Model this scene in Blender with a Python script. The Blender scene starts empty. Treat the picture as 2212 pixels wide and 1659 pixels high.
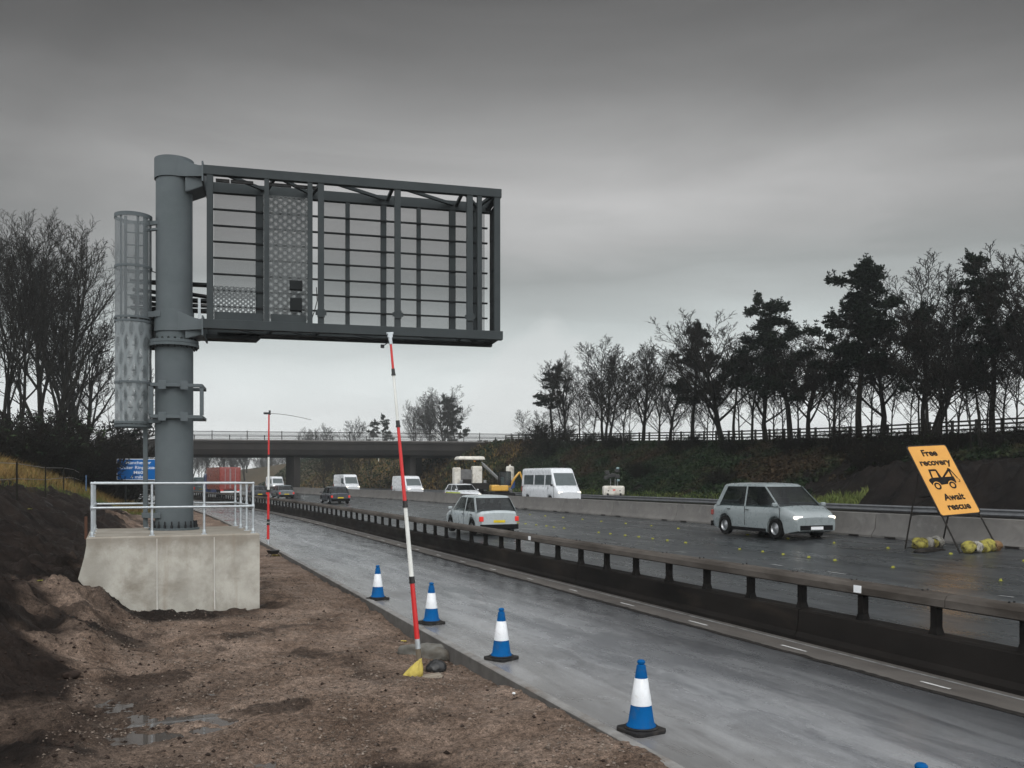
import bpy, math, random
import numpy as np
from mathutils import Vector, Matrix

scene = bpy.context.scene
COL = scene.collection
R = math.radians

# ------------------------------------------------------------------ camera frame
F = 1930.0; U0 = 1106.0; V0 = 1034.0; H = 2.68
YAW = R(22.2); CY = math.cos(YAW); SY = math.sin(YAW)

def cam2w(x, d):
    return (x * CY + d * SY, d * CY - x * SY)

def W(u, y, d):
    x = (u - U0) / F * d
    X, S = cam2w(x, d)
    return Vector((X, S, H + (V0 - y) / F * d))

def G(u, y, z=0.0):
    return W(u, y, F * (H - z) / (y - V0))

def curve(s):
    # bends left from 50 m on, then straightens beyond the bridge
    t = np.clip(np.asarray(s, dtype=np.float64) - 50.0, 0.0, 75.0)
    u = np.clip(np.asarray(s, dtype=np.float64) - 125.0, 0.0, 100.0)
    return -0.0009 * t * t - 0.135 * u + 0.000675 * u * u

def heading(s):
    return math.atan(-0.0018 * max(min(s, 320) - 50, 0.0))

def proj_u(X, s):
    d = s * CY + X * SY
    return U0 + F * (X * CY - s * SY) / d, d

def solve_s(u, Xr):
    best = (1e9, 0)
    for i in range(40, 1600):
        s = i * 0.2
        uu, d = proj_u(Xr + float(curve(s)), s)
        if abs(uu - u) < best[0]:
            best = (abs(uu - u), s)
    return best[1]

# ------------------------------------------------------------------ objects
def prop(o, label=None, cat=None, group=None, kind=None):
    if label: o['label'] = label
    if cat: o['category'] = cat
    if group: o['group'] = group
    if kind: o['kind'] = kind
    return o

def thing(name, label, cat, loc=(0, 0, 0), rz=0.0, group=None):
    o = bpy.data.objects.new(name, None)
    COL.objects.link(o)
    o.empty_display_size = 0.2
    o.location = loc; o.rotation_euler = (0, 0, rz)
    return prop(o, label, cat, group)

def copy_tree(o, parent=None):
    c = o.copy(); COL.objects.link(c)
    if parent is not None: c.parent = parent
    for ch in list(o.children):
        copy_tree(ch, c)
    return c

class MB:
    def __init__(s): s.v = []; s.f = []
    def add(s, vs, fs):
        b = len(s.v); s.v.extend([tuple(p) for p in vs]); s.f.extend([tuple(i + b for i in q) for q in fs]); return s
    def box(s, c, size, M=None):
        hx, hy, hz = size[0] / 2, size[1] / 2, size[2] / 2
        vs = [Vector((x, y, z)) for z in (-hz, hz) for y in (-hy, hy) for x in (-hx, hx)]
        if M is not None: vs = [M @ v for v in vs]
        vs = [v + Vector(c) for v in vs]
        return s.add(vs, [(0, 2, 3, 1), (4, 5, 7, 6), (0, 1, 5, 4), (2, 6, 7, 3), (0, 4, 6, 2), (1, 3, 7, 5)])
    def hexa(s, b, t):
        return s.add(list(b) + list(t), [(3, 2, 1, 0), (4, 5, 6, 7), (0, 1, 5, 4), (1, 2, 6, 5), (2, 3, 7, 6), (3, 0, 4, 7)])
    def bar(s, p0, p1, w, h, up=(0, 0, 1)):
        p0 = Vector(p0); p1 = Vector(p1); d = p1 - p0
        if d.length < 1e-6: return s
        d.normalize(); up = Vector(up)
        if abs(d.dot(up)) > 0.99: up = Vector((0, 1, 0))
        sx = d.cross(up).normalized(); sz = sx.cross(d).normalized()
        q = []
        for p in (p0, p1):
            for a, b in ((-1, -1), (1, -1), (1, 1), (-1, 1)):
                q.append(p + sx * (a * w / 2) + sz * (b * h / 2))
        return s.add(q, [(3, 2, 1, 0), (4, 5, 6, 7), (0, 1, 5, 4), (1, 2, 6, 5), (2, 3, 7, 6), (3, 0, 4, 7)])
    def tube(s, p0, p1, r0, r1=None, n=10, caps=True):
        return s.path([p0, p1], [r0, r0 if r1 is None else r1], n, caps)
    def path(s, pts, rs, n=8, caps=True):
        pts = [Vector(p) for p in pts]
        if not isinstance(rs, (list, tuple)): rs = [rs] * len(pts)
        b = len(s.v); up = None
        for i, p in enumerate(pts):
            d = (pts[min(i + 1, len(pts) - 1)] - pts[max(i - 1, 0)])
            d = d.normalized() if d.length > 1e-9 else Vector((0, 0, 1))
            if up is None:
                a = Vector((0, 0, 1)) if abs(d.z) < 0.9 else Vector((1, 0, 0))
                up = d.cross(a).normalized()
            e1 = (up - d * up.dot(d))
            e1 = e1.normalized() if e1.length > 1e-6 else d.orthogonal().normalized()
            up = e1; e2 = d.cross(e1)
            for k in range(n):
                a = 2 * math.pi * k / n
                s.v.append(tuple(p + e1 * (rs[i] * math.cos(a)) + e2 * (rs[i] * math.sin(a))))
        for i in range(len(pts) - 1):
            for k in range(n):
                k2 = (k + 1) % n
                s.f.append((b + i * n + k, b + i * n + k2, b + (i + 1) * n + k2, b + (i + 1) * n + k))
        if caps:
            s.f.append(tuple(b + k for k in reversed(range(n))))
            s.f.append(tuple(b + (len(pts) - 1) * n + k for k in range(n)))
        return s
    def lathe(s, prof, n=24, M=None, close=True):
        b = len(s.v)
        for r, z in prof:
            for k in range(n):
                a = 2 * math.pi * k / n
                p = Vector((r * math.cos(a), r * math.sin(a), z))
                s.v.append(tuple(M @ p if M is not None else p))
        for i in range(len(prof) - 1):
            for k in range(n):
                k2 = (k + 1) % n
                s.f.append((b + i * n + k, b + i * n + k2, b + (i + 1) * n + k2, b + (i + 1) * n + k))
        if close:
            s.f.append(tuple(b + k for k in reversed(range(n))))
            s.f.append(tuple(b + (len(prof) - 1) * n + k for k in range(n)))
        return s
    def prism(s, poly, t, M):
        n = len(poly)
        vs = [M @ Vector((x, y, 0)) for x, y in poly] + [M @ Vector((x, y, t)) for x, y in poly]
        fs = [tuple(reversed(range(n))), tuple(range(n, 2 * n))]
        fs += [(i, (i + 1) % n, n + (i + 1) % n, n + i) for i in range(n)]
        return s.add(vs, fs)
    def grid(s, rows):
        b = len(s.v); m = len(rows[0])
        for r in rows: s.v.extend([tuple(p) for p in r])
        for i in range(len(rows) - 1):
            for j in range(m - 1):
                s.f.append((b + i * m + j, b + i * m + j + 1, b + (i + 1) * m + j + 1, b + (i + 1) * m + j))
        return s
    def mesh(s, name, mat, smooth=0):
        me = bpy.data.meshes.new(name)
        me.from_pydata(s.v, [], s.f)
        if mat: me.materials.append(mat)
        if smooth:
            me.polygons.foreach_set('use_smooth', [True] * len(me.polygons))
            if smooth < 170: me.set_sharp_from_angle(angle=R(smooth))
        me.update()
        return me
    def build(s, name, mat, parent=None, smooth=0, bevel=0, loc=None):
        o = bpy.data.objects.new(name, s.mesh(name, mat, smooth))
        COL.objects.link(o)
        if parent is not None: o.parent = parent
        if loc is not None: o.location = loc
        if bevel:
            m = o.modifiers.new('bevel', 'BEVEL'); m.width = bevel; m.segments = 2
            m.limit_method = 'ANGLE'; m.angle_limit = R(40)
        return o

def np_mesh(name, V, Fq, mat, smooth=True):
    me = bpy.data.meshes.new(name)
    nv, nf, k = len(V), len(Fq), Fq.shape[1]
    me.vertices.add(nv); me.vertices.foreach_set('co', np.asarray(V, dtype=np.float32).ravel())
    me.loops.add(nf * k); me.loops.foreach_set('vertex_index', np.asarray(Fq, dtype=np.int32).ravel())
    me.polygons.add(nf); me.polygons.foreach_set('loop_start', np.arange(0, nf * k, k, dtype=np.int32))
    me.polygons.foreach_set('use_smooth', np.ones(nf, dtype=bool) if smooth else np.zeros(nf, dtype=bool))
    me.materials.append(mat)
    me.update(calc_edges=True); me.validate()
    return me

def link(name, me, parent=None):
    o = bpy.data.objects.new(name, me); COL.objects.link(o)
    if parent is not None: o.parent = parent
    return o

# ------------------------------------------------------------------ numpy value noise
def vnoise(x, y, seed=0):
    x = np.asarray(x, dtype=np.float64); y = np.asarray(y, dtype=np.float64)
    ix = np.floor(x).astype(np.int64); iy = np.floor(y).astype(np.int64)
    fx = x - ix; fy = y - iy
    fx = fx * fx * fx * (fx * (fx * 6 - 15) + 10); fy = fy * fy * fy * (fy * (fy * 6 - 15) + 10)
    def h(a, b):
        n = (a * 374761393 + b * 668265263 + seed * 974711) & 0xFFFFFFFF
        n = ((n ^ (n >> 13)) * 1274126177) & 0xFFFFFFFF
        n = ((n ^ (n >> 16)) * 2246822519) & 0xFFFFFFFF
        return ((n ^ (n >> 15)) & 0xFFFF) / 32767.5 - 1.0
    a = h(ix, iy); b = h(ix + 1, iy); c = h(ix, iy + 1); d = h(ix + 1, iy + 1)
    return (a * (1 - fx) + b * fx) * (1 - fy) + (c * (1 - fx) + d * fx) * fy

def fbm(x, y, sc, oct=4, seed=0, gain=0.5):
    r = 0; a = 1.0
    for i in range(oct):
        r = r + a * vnoise(x / sc * 2 ** i + 17.3 * i, y / sc * 2 ** i - 9.1 * i, seed + i); a *= gain
    return r

# ------------------------------------------------------------------ materials
def new_mat(name):
    m = bpy.data.materials.new(name); m.use_nodes = True
    nt = m.node_tree
    for n in list(nt.nodes): nt.nodes.remove(n)
    out = nt.nodes.new('ShaderNodeOutputMaterial')
    return m, nt, out

def N(nt, t, **kw):
    n = nt.nodes.new(t)
    for k, v in kw.items(): setattr(n, k, v)
    return n

def tex(nt, coord, scale, detail=4, rough=0.55, vec=(1, 1, 1), dist=0.0):
    mp = N(nt, 'ShaderNodeMapping'); mp.inputs['Scale'].default_value = vec
    nt.links.new(coord, mp.inputs['Vector'])
    n = N(nt, 'ShaderNodeTexNoise'); n.inputs['Scale'].default_value = scale
    n.inputs['Detail'].default_value = detail; n.inputs['Roughness'].default_value = rough
    n.inputs['Distortion'].default_value = dist
    nt.links.new(mp.outputs[0], n.inputs['Vector'])
    return n.outputs['Fac']

def ramp(nt, fac, stops):
    r = N(nt, 'ShaderNodeValToRGB'); e = r.color_ramp.elements
    while len(e) < len(stops): e.new(0.5)
    for i, (p, c) in enumerate(stops):
        e[i].position = p; e[i].color = (c[0], c[1], c[2], 1) if len(c) > 2 else (c[0],) * 3 + (1,)
    nt.links.new(fac, r.inputs['Fac'])
    return r.outputs['Color']

def mixc(nt, fac, a, b, mode='MIX'):
    m = N(nt, 'ShaderNodeMix', data_type='RGBA', blend_type=mode)
    for i, v in ((0, fac), (6, a), (7, b)):
        sock = m.inputs[i]
        if hasattr(v, 'links'): nt.links.new(v, sock)
        elif i == 0: sock.default_value = v
        elif isinstance(v, (int, float)): sock.default_value = (v, v, v, 1)
        else: sock.default_value = (*v, 1)
    return m.outputs[2]

def math_(nt, op, a, b=0.0, clamp=False):
    m = N(nt, 'ShaderNodeMath', operation=op); m.use_clamp = clamp
    for i, v in enumerate((a, b)):
        if hasattr(v, 'links'): nt.links.new(v, m.inputs[i])
        else: m.inputs[i].default_value = v
    return m.outputs[0]

def P(name, c1, c2=None, scale=3.0, rough=(0.5, 0.6), bump=0.0, bscale=40.0, metal=0.0, vec=(1, 1, 1),
      edges=(0.35, 0.65), spec=None, dirt=None, coat=0.0, emit=None, dscale=1.5, dedge=(0.5, 0.75), island=0.0, bdist=0.01):
    m, nt, out = new_mat(name)
    b = N(nt, 'ShaderNodeBsdfPrincipled')
    tc = N(nt, 'ShaderNodeTexCoord').outputs['Object']
    c2 = c2 or tuple(x * 0.85 for x in c1)
    n1 = tex(nt, tc, scale, 5, 0.6, vec)
    col = ramp(nt, n1, [(edges[0], c1), (edges[1], c2)])
    if dirt:
        n2 = tex(nt, tc, dscale, 6, 0.65, vec, 0.4)
        f = ramp(nt, n2, [(dedge[0], (0, 0, 0)), (dedge[1], (1, 1, 1))])
        col = mixc(nt, f, col, dirt)
    if island:
        g = N(nt, 'ShaderNodeNewGeometry')
        f = ramp(nt, g.outputs['Random Per Island'], [(0, (1 - island,) * 3), (1, (1 + island,) * 3)])
        col = mixc(nt, 1.0, col, f, 'MULTIPLY')
    nt.links.new(col, b.inputs['Base Color'])
    rr = tex(nt, tc, scale * 2.3, 4, 0.6, vec)
    nt.links.new(ramp(nt, rr, [(0.35, (rough[0],) * 3), (0.65, (rough[1],) * 3)]), b.inputs['Roughness'])
    b.inputs['Metallic'].default_value = metal
    b.inputs['Specular IOR Level'].default_value = spec if spec is not None else (0.5 if rough[0] < .4 else 0.035)
    b.inputs['Coat Weight'].default_value = coat
    if bump:
        bn = N(nt, 'ShaderNodeBump'); bn.inputs['Strength'].default_value = bump; bn.inputs['Distance'].default_value = bdist
        nt.links.new(tex(nt, tc, bscale, 5, 0.65), bn.inputs['Height'])
        nt.links.new(bn.outputs[0], b.inputs['Normal'])
    if emit:
        b.inputs['Emission Color'].default_value = (*emit[:3], 1); b.inputs['Emission Strength'].default_value = emit[3]
    nt.links.new(b.outputs[0], out.inputs['Surface'])
    return m

def see_through(name, col, fac_fn, rough=0.5):
    """fine or punched metal sheet: holes let light straight through"""
    m, nt, out = new_mat(name)
    b = N(nt, 'ShaderNodeBsdfPrincipled'); b.inputs['Base Color'].default_value = (*col, 1); b.inputs['Roughness'].default_value = rough
    t = N(nt, 'ShaderNodeBsdfTransparent')
    tc = N(nt, 'ShaderNodeTexCoord').outputs['Object']
    mx = N(nt, 'ShaderNodeMixShader')
    f = fac_fn(nt, tc)
    if hasattr(f, 'links'): nt.links.new(f, mx.inputs[0])
    else: mx.inputs[0].default_value = f
    nt.links.new(b.outputs[0], mx.inputs[1]); nt.links.new(t.outputs[0], mx.inputs[2])
    nt.links.new(mx.outputs[0], out.inputs['Surface'])
    return m

def dots(period, r0, r1, lo, hi, ax=(0, 2)):
    """hexagonal field of holes in the sheet's own x-z plane"""
    def fn(nt, tc):
        sp = N(nt, 'ShaderNodeSeparateXYZ'); nt.links.new(tc, sp.inputs[0])
        def cell(ox, oz):
            ds = []
            for k, (a, p) in enumerate(((sp.outputs[ax[0]], period), (sp.outputs[ax[1]], period * 0.8))):
                t = math_(nt, 'ADD', math_(nt, 'DIVIDE', a, p), (ox, oz)[k])
                t = math_(nt, 'SUBTRACT', math_(nt, 'FRACT', t), 0.5)
                t = math_(nt, 'MULTIPLY', t, p)
                ds.append(math_(nt, 'MULTIPLY', t, t))
            return math_(nt, 'SQRT', math_(nt, 'ADD', ds[0], ds[1]))
        d = math_(nt, 'MINIMUM', cell(100.0, 100.0), cell(100.5, 100.5))
        return ramp(nt, math_(nt, 'DIVIDE', d, period), [(r0, (hi,) * 3), (r1, (lo,) * 3)])
    return fn

M = {}
M['steel'] = P('painted_steel', (0.098, 0.113, 0.119), (0.085, 0.098, 0.104), 1.6, (0.42, 0.6), 0.12, 60, dirt=(0.075, 0.09, 0.092), dscale=0.8)
M['frame'] = P('shaded_frame_steel', (0.046, 0.053, 0.055), (0.038, 0.044, 0.046), 1.6, (0.5, 0.65), 0.12, 60)  # same paint as the column, the backlit frame's shade put into the colour
M['steel_dark'] = P('painted_steel_dull', (0.0224, 0.0252, 0.0259), (0.0182, 0.0203, 0.021), 2, (0.5, 0.7), 0.1, 60)
M['galv'] = P('galvanised', (0.50, 0.53, 0.55), (0.40, 0.44, 0.46), 14, (0.3, 0.5), 0.1, 90, metal=0.55)
M['bolt'] = P('bolt_steel', (0.03, 0.0312, 0.033), None, 20, (0.4, 0.6), metal=0.3)
M['concrete'] = P('cast_concrete', (0.42, 0.405, 0.36), (0.30, 0.285, 0.25), 1.7, (0.75, 0.92), 0.3, 55, dirt=(0.20, 0.178, 0.145), dscale=1.1, dedge=(0.49, 0.74), edges=(.38, .62))
def _weather(m):
    nt = m.node_tree; b = [n for n in nt.nodes if n.type == 'BSDF_PRINCIPLED'][0]
    src = b.inputs['Base Color'].links[0].from_socket
    tc = N(nt, 'ShaderNodeTexCoord').outputs['Object']; sp = N(nt, 'ShaderNodeSeparateXYZ'); nt.links.new(tc, sp.inputs[0])
    run = tex(nt, tc, 5, 4, .6, (1, 1, .07)); blot = tex(nt, tc, 3.2, 6, .7)
    # damp drip line under the top edge and rusty runs
    top = math_(nt, 'ADD', sp.outputs[2], math_(nt, 'MULTIPLY', math_(nt, 'SUBTRACT', blot, .5), .7))
    damp = ramp(nt, top, [(0.0, (0, 0, 0)), (1.0, (0, 0, 0))])
    mr = N(nt, 'ShaderNodeMapRange'); mr.inputs[1].default_value = 1.22; mr.inputs[2].default_value = 1.40; nt.links.new(top, mr.inputs[0])
    c = mixc(nt, math_(nt, 'MULTIPLY', mr.outputs[0], .55), src, (0.17, 0.145, 0.115))
    c = mixc(nt, math_(nt, 'MULTIPLY', ramp(nt, run, [(.56, (0, 0, 0)), (.72, (1, 1, 1))]), .35), c, (0.21, 0.165, 0.12))
    c = mixc(nt, math_(nt, 'MULTIPLY', ramp(nt, tex(nt, tc, 26, 4, .7), [(.3, (1, 1, 1)), (.42, (0, 0, 0))]), .25), c, (0.16, 0.15, 0.13))
    nt.links.new(c, b.inputs['Base Color'])
_weather(M['concrete'])
M['parapet'] = P('stained_concrete', (0.018, 0.0159, 0.0144), (0.009, 0.00828, 0.0078), 1.1, (0.5, 0.85), 0.35, 50, vec=(1, .35, 1), dirt=(0.0312, 0.0252, 0.0204), dedge=(.55, .8))
M['parapet_rail'] = P('weathered_rail', (0.105, 0.093, 0.082), (0.055, 0.048, 0.042), 2.2, (0.45, 0.75), 0.3, 60, vec=(1, .3, 1), dirt=(0.03, 0.025, 0.021), dedge=(.5, .75))
M['post_black'] = P('tarred_post', (0.0077, 0.007425, 0.00715), (0.0132, 0.01155, 0.01045), 5, (0.45, 0.7), 0.2, 60)
M['barrier'] = P('barrier_concrete', (0.15, 0.144, 0.135), (0.11, 0.105, 0.10), 1.4, (0.6, 0.9), 0.3, 45, dirt=(0.19, 0.185, 0.175), dedge=(0.55, 0.8))
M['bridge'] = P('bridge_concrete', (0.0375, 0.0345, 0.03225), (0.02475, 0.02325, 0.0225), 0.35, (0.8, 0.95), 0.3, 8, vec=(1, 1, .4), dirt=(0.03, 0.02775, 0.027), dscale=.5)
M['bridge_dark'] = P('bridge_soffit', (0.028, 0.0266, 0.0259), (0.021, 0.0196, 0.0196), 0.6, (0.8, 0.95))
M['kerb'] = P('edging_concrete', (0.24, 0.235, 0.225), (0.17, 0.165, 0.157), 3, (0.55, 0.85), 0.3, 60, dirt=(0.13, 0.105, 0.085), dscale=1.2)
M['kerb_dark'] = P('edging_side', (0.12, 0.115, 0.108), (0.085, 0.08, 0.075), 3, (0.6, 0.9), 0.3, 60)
M['blue'] = P('blue_plastic', (0.002, 0.082, 0.25), (0.002, 0.068, 0.21), 4, (0.4, 0.55), dirt=(0.035, 0.075, 0.15), dscale=7, dedge=(.52, .78))
M['white_sleeve'] = P('white_sleeve', (0.66, 0.68, 0.70), (0.56, 0.58, 0.60), 6, (0.25, 0.45), dirt=(0.38, 0.36, 0.33), dscale=8, dedge=(.54, .8))
M['rubber'] = P('black_rubber', (0.0195, 0.0195, 0.02015), (0.02925, 0.02795, 0.0273), 9, (0.6, 0.85), 0.3, 80, dirt=(0.065, 0.05525, 0.04875), dscale=4, dedge=(.55, .8))
M['red'] = P('red_pole', (0.52, 0.018, 0.018), (0.45, 0.016, 0.016), 3, (0.35, 0.5))
M['white'] = P('white_pole', (0.66, 0.67, 0.64), (0.57, 0.58, 0.55), 3, (0.4, 0.55))
M['black'] = P('black_plastic', (0.006, 0.006, 0.0065), (0.01, 0.01, 0.01), 6, (0.35, 0.55), 0.15, 30)
M['timber'] = P('grey_timber', (0.15, 0.125, 0.095), (0.10, 0.085, 0.065), 6, (0.8, 0.95), 0.4, 60, vec=(3, 3, .4))
M['fence_timber'] = P('fence_timber', (0.051, 0.048, 0.0432), (0.033, 0.0312, 0.0282), 4, (0.8, 0.95), 0.3, 30)
M['board'] = P('ply_board', (0.30, 0.265, 0.22), (0.2, 0.17, 0.135), 5, (0.6, 0.85), 0.2, 40, vec=(.4, 2, 2))
M['yellow_bag'] = P('yellow_bag', (0.465, 0.375, 0.0975), (0.39, 0.3075, 0.075), 9, (0.4, 0.6), 0.4, 30, dirt=(0.315, 0.2475, 0.105), dscale=6)
M['bag_olive'] = P('dirty_yellow_bag', (0.30, 0.27, 0.07), (0.19, 0.165, 0.04), 7, (0.45, 0.65), 0.5, 24, dirt=(0.06, 0.05, 0.03), dscale=5, dedge=(.46, .64))
M['bag_white'] = P('pale_bag', (0.30, 0.29, 0.26), (0.17, 0.16, 0.145), 9, (0.45, 0.65), 0.5, 24, dirt=(0.05, 0.045, 0.035), dscale=5, dedge=(.5, .68))
M['bag_brown'] = P('brown_bag', (0.20, 0.12, 0.06), (0.14, 0.09, 0.05), 9, (0.4, 0.6), 0.4, 30)
M['sign_orange'] = P('temporary_sign_face', (0.56, 0.29, 0.075), (0.50, 0.255, 0.065), 1.5, (0.4, 0.6), dirt=(0.46, 0.21, 0.055), dscale=2.2, dedge=(.55, .8))
M['sign_black'] = P('sign_ink', (0.0063, 0.00595, 0.00595), (0.0105, 0.0098, 0.0091), 9, (0.4, 0.6))
M['sign_frame'] = P('sign_frame', (0.018, 0.0168, 0.0162), (0.027, 0.024, 0.0216), 9, (0.5, 0.7))
M['sign_blue'] = P('motorway_sign_face', (0.005, 0.105, 0.34), (0.005, 0.095, 0.31), 2, (0.4, 0.5))
M['sign_white'] = P('sign_white', (0.75, 0.77, 0.78), None, 3, (0.4, 0.5))
M['paint_white'] = P('road_paint', (0.55, 0.55, 0.54), (0.4, 0.4, 0.39), 20, (0.4, 0.7), dirt=(0.2, 0.19, 0.18), dscale=12)
M['paint_faded'] = P('faded_road_paint', (0.32, 0.33, 0.33), (0.17, 0.176, 0.176), 5, (0.3, 0.6), dirt=(0.06, 0.06, 0.06), dscale=4)
M['stud'] = P('stud_yellow', (0.273, 0.273, 0.0585), None, 3, (0.4, 0.5))
M['bark'] = P('bark', (0.0112, 0.01015, 0.00875), (0.0182, 0.0168, 0.0133), 2, (0.85, 0.95), 0.3, 20, vec=(1, 1, .3))
M['twig'] = P('twigs', (0.0112, 0.0098, 0.0084), (0.0154, 0.0133, 0.0112), 1.2, (0.85, 0.95))
M['needle'] = P('pine_needles', (0.0056, 0.0098, 0.0063), (0.0105, 0.0154, 0.0098), 1.1, (0.6, 0.8), island=0.45)
M['ivy'] = P('bank_leaves', (0.008, 0.019, 0.0095), (0.022, 0.031, 0.014), 0.35, (0.45, 0.7), island=0.6, dirt=(0.030, 0.021, 0.013), dscale=0.13, dedge=(.50, .60))
M['grass'] = P('dry_grass', (0.21, 0.135, 0.05), (0.10, 0.066, 0.028), 0.6, (0.7, 0.9), island=0.5, dirt=(0.09, 0.125, 0.035), dscale=0.35, dedge=(.52, .66))
M['green_grass'] = P('green_grass', (0.075, 0.115, 0.03), (0.12, 0.13, 0.045), 0.9, (0.7, 0.9), island=0.5)
M['shrub'] = P('shrub_twigs', (0.0084, 0.0072, 0.006), (0.0132, 0.0108, 0.0084), 1.2, (0.85, 0.95), island=0.3)
M['stone'] = P('stones', (0.17, 0.14, 0.115), (0.085, 0.066, 0.055), 3, (0.5, 0.85), island=0.6)
M['clod'] = P('clods', (0.036, 0.0256, 0.0212), (0.0208, 0.0156, 0.0132), 3, (0.6, 0.9), island=0.4)
M['rock'] = P('grey_rubble', (0.16, 0.155, 0.14), (0.10, 0.096, 0.085), 6, (0.7, 0.95), 0.5, 30, dirt=(0.08, 0.065, 0.05), dscale=3)
M['tyre'] = P('tyre', (0.012, 0.012, 0.012), None, 9, (0.7, 0.85))
M['alloy'] = P('wheel_rim', (0.32, 0.33, 0.34), None, 9, (0.3, 0.4), metal=0.8)
M['glass'] = P('vehicle_glass', (0.004, 0.0055, 0.006), (0.006, 0.0075, 0.008), 1, (0.04, 0.07), spec=0.5)
M['trim'] = P('vehicle_trim', (0.01, 0.01, 0.0105), None, 5, (0.5, 0.7))
M['plate_y'] = P('plate_yellow', (0.6, 0.46, 0.03), None, 3, (0.4, 0.5))
def _veh_glass():
    m = M['glass']; nt = m.node_tree; b = [n for n in nt.nodes if n.type == 'BSDF_PRINCIPLED'][0]; out = [n for n in nt.nodes if n.type == 'OUTPUT_MATERIAL'][0]
    t = N(nt, 'ShaderNodeBsdfTransparent'); t.inputs['Color'].default_value = (.75, .82, .82, 1); mx = N(nt, 'ShaderNodeMixShader'); mx.inputs[0].default_value = .42
    nt.links.new(b.outputs[0], mx.inputs[1]); nt.links.new(t.outputs[0], mx.inputs[2]); nt.links.new(mx.outputs[0], out.inputs['Surface'])
_veh_glass()
M['lamp_red'] = P('tail_lamp', (0.45, 0.012, 0.010), None, 3, (0.15, 0.25), emit=(1.0, 0.08, 0.05, .25))
M['lamp_white'] = P('head_lamp', (0.8, 0.8, 0.76), None, 3, (0.1, 0.2), emit=(1.0, 0.9, 0.72, 1.6))
M['lamp_amber'] = P('amber_lamp', (0.7, 0.25, 0.02), None, 3, (0.2, 0.3))
def paint(name, c, dirt=None):
    return P(name, c, tuple(x * 0.93 for x in c), 1.5, (0.22, 0.36), coat=0.6, dirt=dirt or tuple(x * 0.8 + 0.02 for x in c), dscale=1.3, dedge=(.5, .9))
M['p_silver'] = paint('silver_paint', (0.21, 0.24, 0.245))
M['p_pale'] = paint('pale_silver_paint', (0.36, 0.40, 0.41))
M['p_white'] = paint('white_paint', (0.60, 0.62, 0.64))
M['p_dark'] = paint('dark_paint', (0.03, 0.035, 0.045))
M['p_grey'] = paint('grey_paint', (0.12, 0.14, 0.15))
M['p_teal'] = paint('teal_paint', (0.12, 0.20, 0.21))
M['p_red'] = paint('lorry_red', (0.24, 0.035, 0.025))
M['p_blue'] = paint('lorry_blue', (0.02, 0.06, 0.2))
M['p_yellow'] = paint('digger_yellow', (0.62, 0.34, 0.04))
M['p_lime'] = paint('hi_vis_band', (0.52, 0.62, 0.05))
M['p_cream'] = P('plant_white', (0.66, 0.64, 0.58), (0.56, 0.54, 0.49), 2, (0.4, 0.6), dirt=(0.3, 0.26, 0.2), dscale=1.8)
M['belt'] = P('conveyor_grey', (0.17, 0.17, 0.17), (0.11, 0.11, 0.11), 2, (0.5, 0.7))
M['wire'] = P('fence_wire', (0.22, 0.21, 0.2), None, 3, (0.5, 0.6), metal=0.4)
M['mesh_fine'] = see_through('fine_wire_mesh', (0.045, 0.05, 0.052), lambda nt, tc: 0.70)
M['mesh_rail'] = see_through('parapet_mesh', (0.08, 0.08, 0.078), lambda nt, tc: 0.80)
M['perf_big'] = see_through('punched_sheet', (0.075, 0.085, 0.087), dots(0.215, 0.06, 0.36, 0.03, 0.66))
M['perf_small'] = see_through('punched_sheet_small', (0.085, 0.097, 0.1), dots(0.125, 0.10, 0.34, 0.08, 0.95))
def _moire(nt, tc):
    """two punched sheets seen through each other: long diamond beats"""
    sp = N(nt, 'ShaderNodeSeparateXYZ'); nt.links.new(tc, sp.inputs[0])
    x = math_(nt, 'MULTIPLY', sp.outputs[0], 16.0); z = math_(nt, 'MULTIPLY', sp.outputs[2], 5.6)
    w = math_(nt, 'MULTIPLY', math_(nt, 'SINE', math_(nt, 'MULTIPLY', sp.outputs[2], 2.3)), .8)
    a = math_(nt, 'ABSOLUTE', math_(nt, 'SINE', math_(nt, 'ADD', math_(nt, 'ADD', x, z), w)))
    b = math_(nt, 'ABSOLUTE', math_(nt, 'SINE', math_(nt, 'SUBTRACT', x, z)))
    return ramp(nt, math_(nt, 'MULTIPLY', a, b), [(0.10, (0.16,) * 3), (0.95, (0.66,) * 3)])
M['cage_lower'] = see_through('punched_cage_sheet', (0.17, 0.193, 0.20), _moire)
M['cage_upper'] = see_through('cage_wire_mesh', (0.12, 0.137, 0.143), lambda nt, tc: 0.45)

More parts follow.
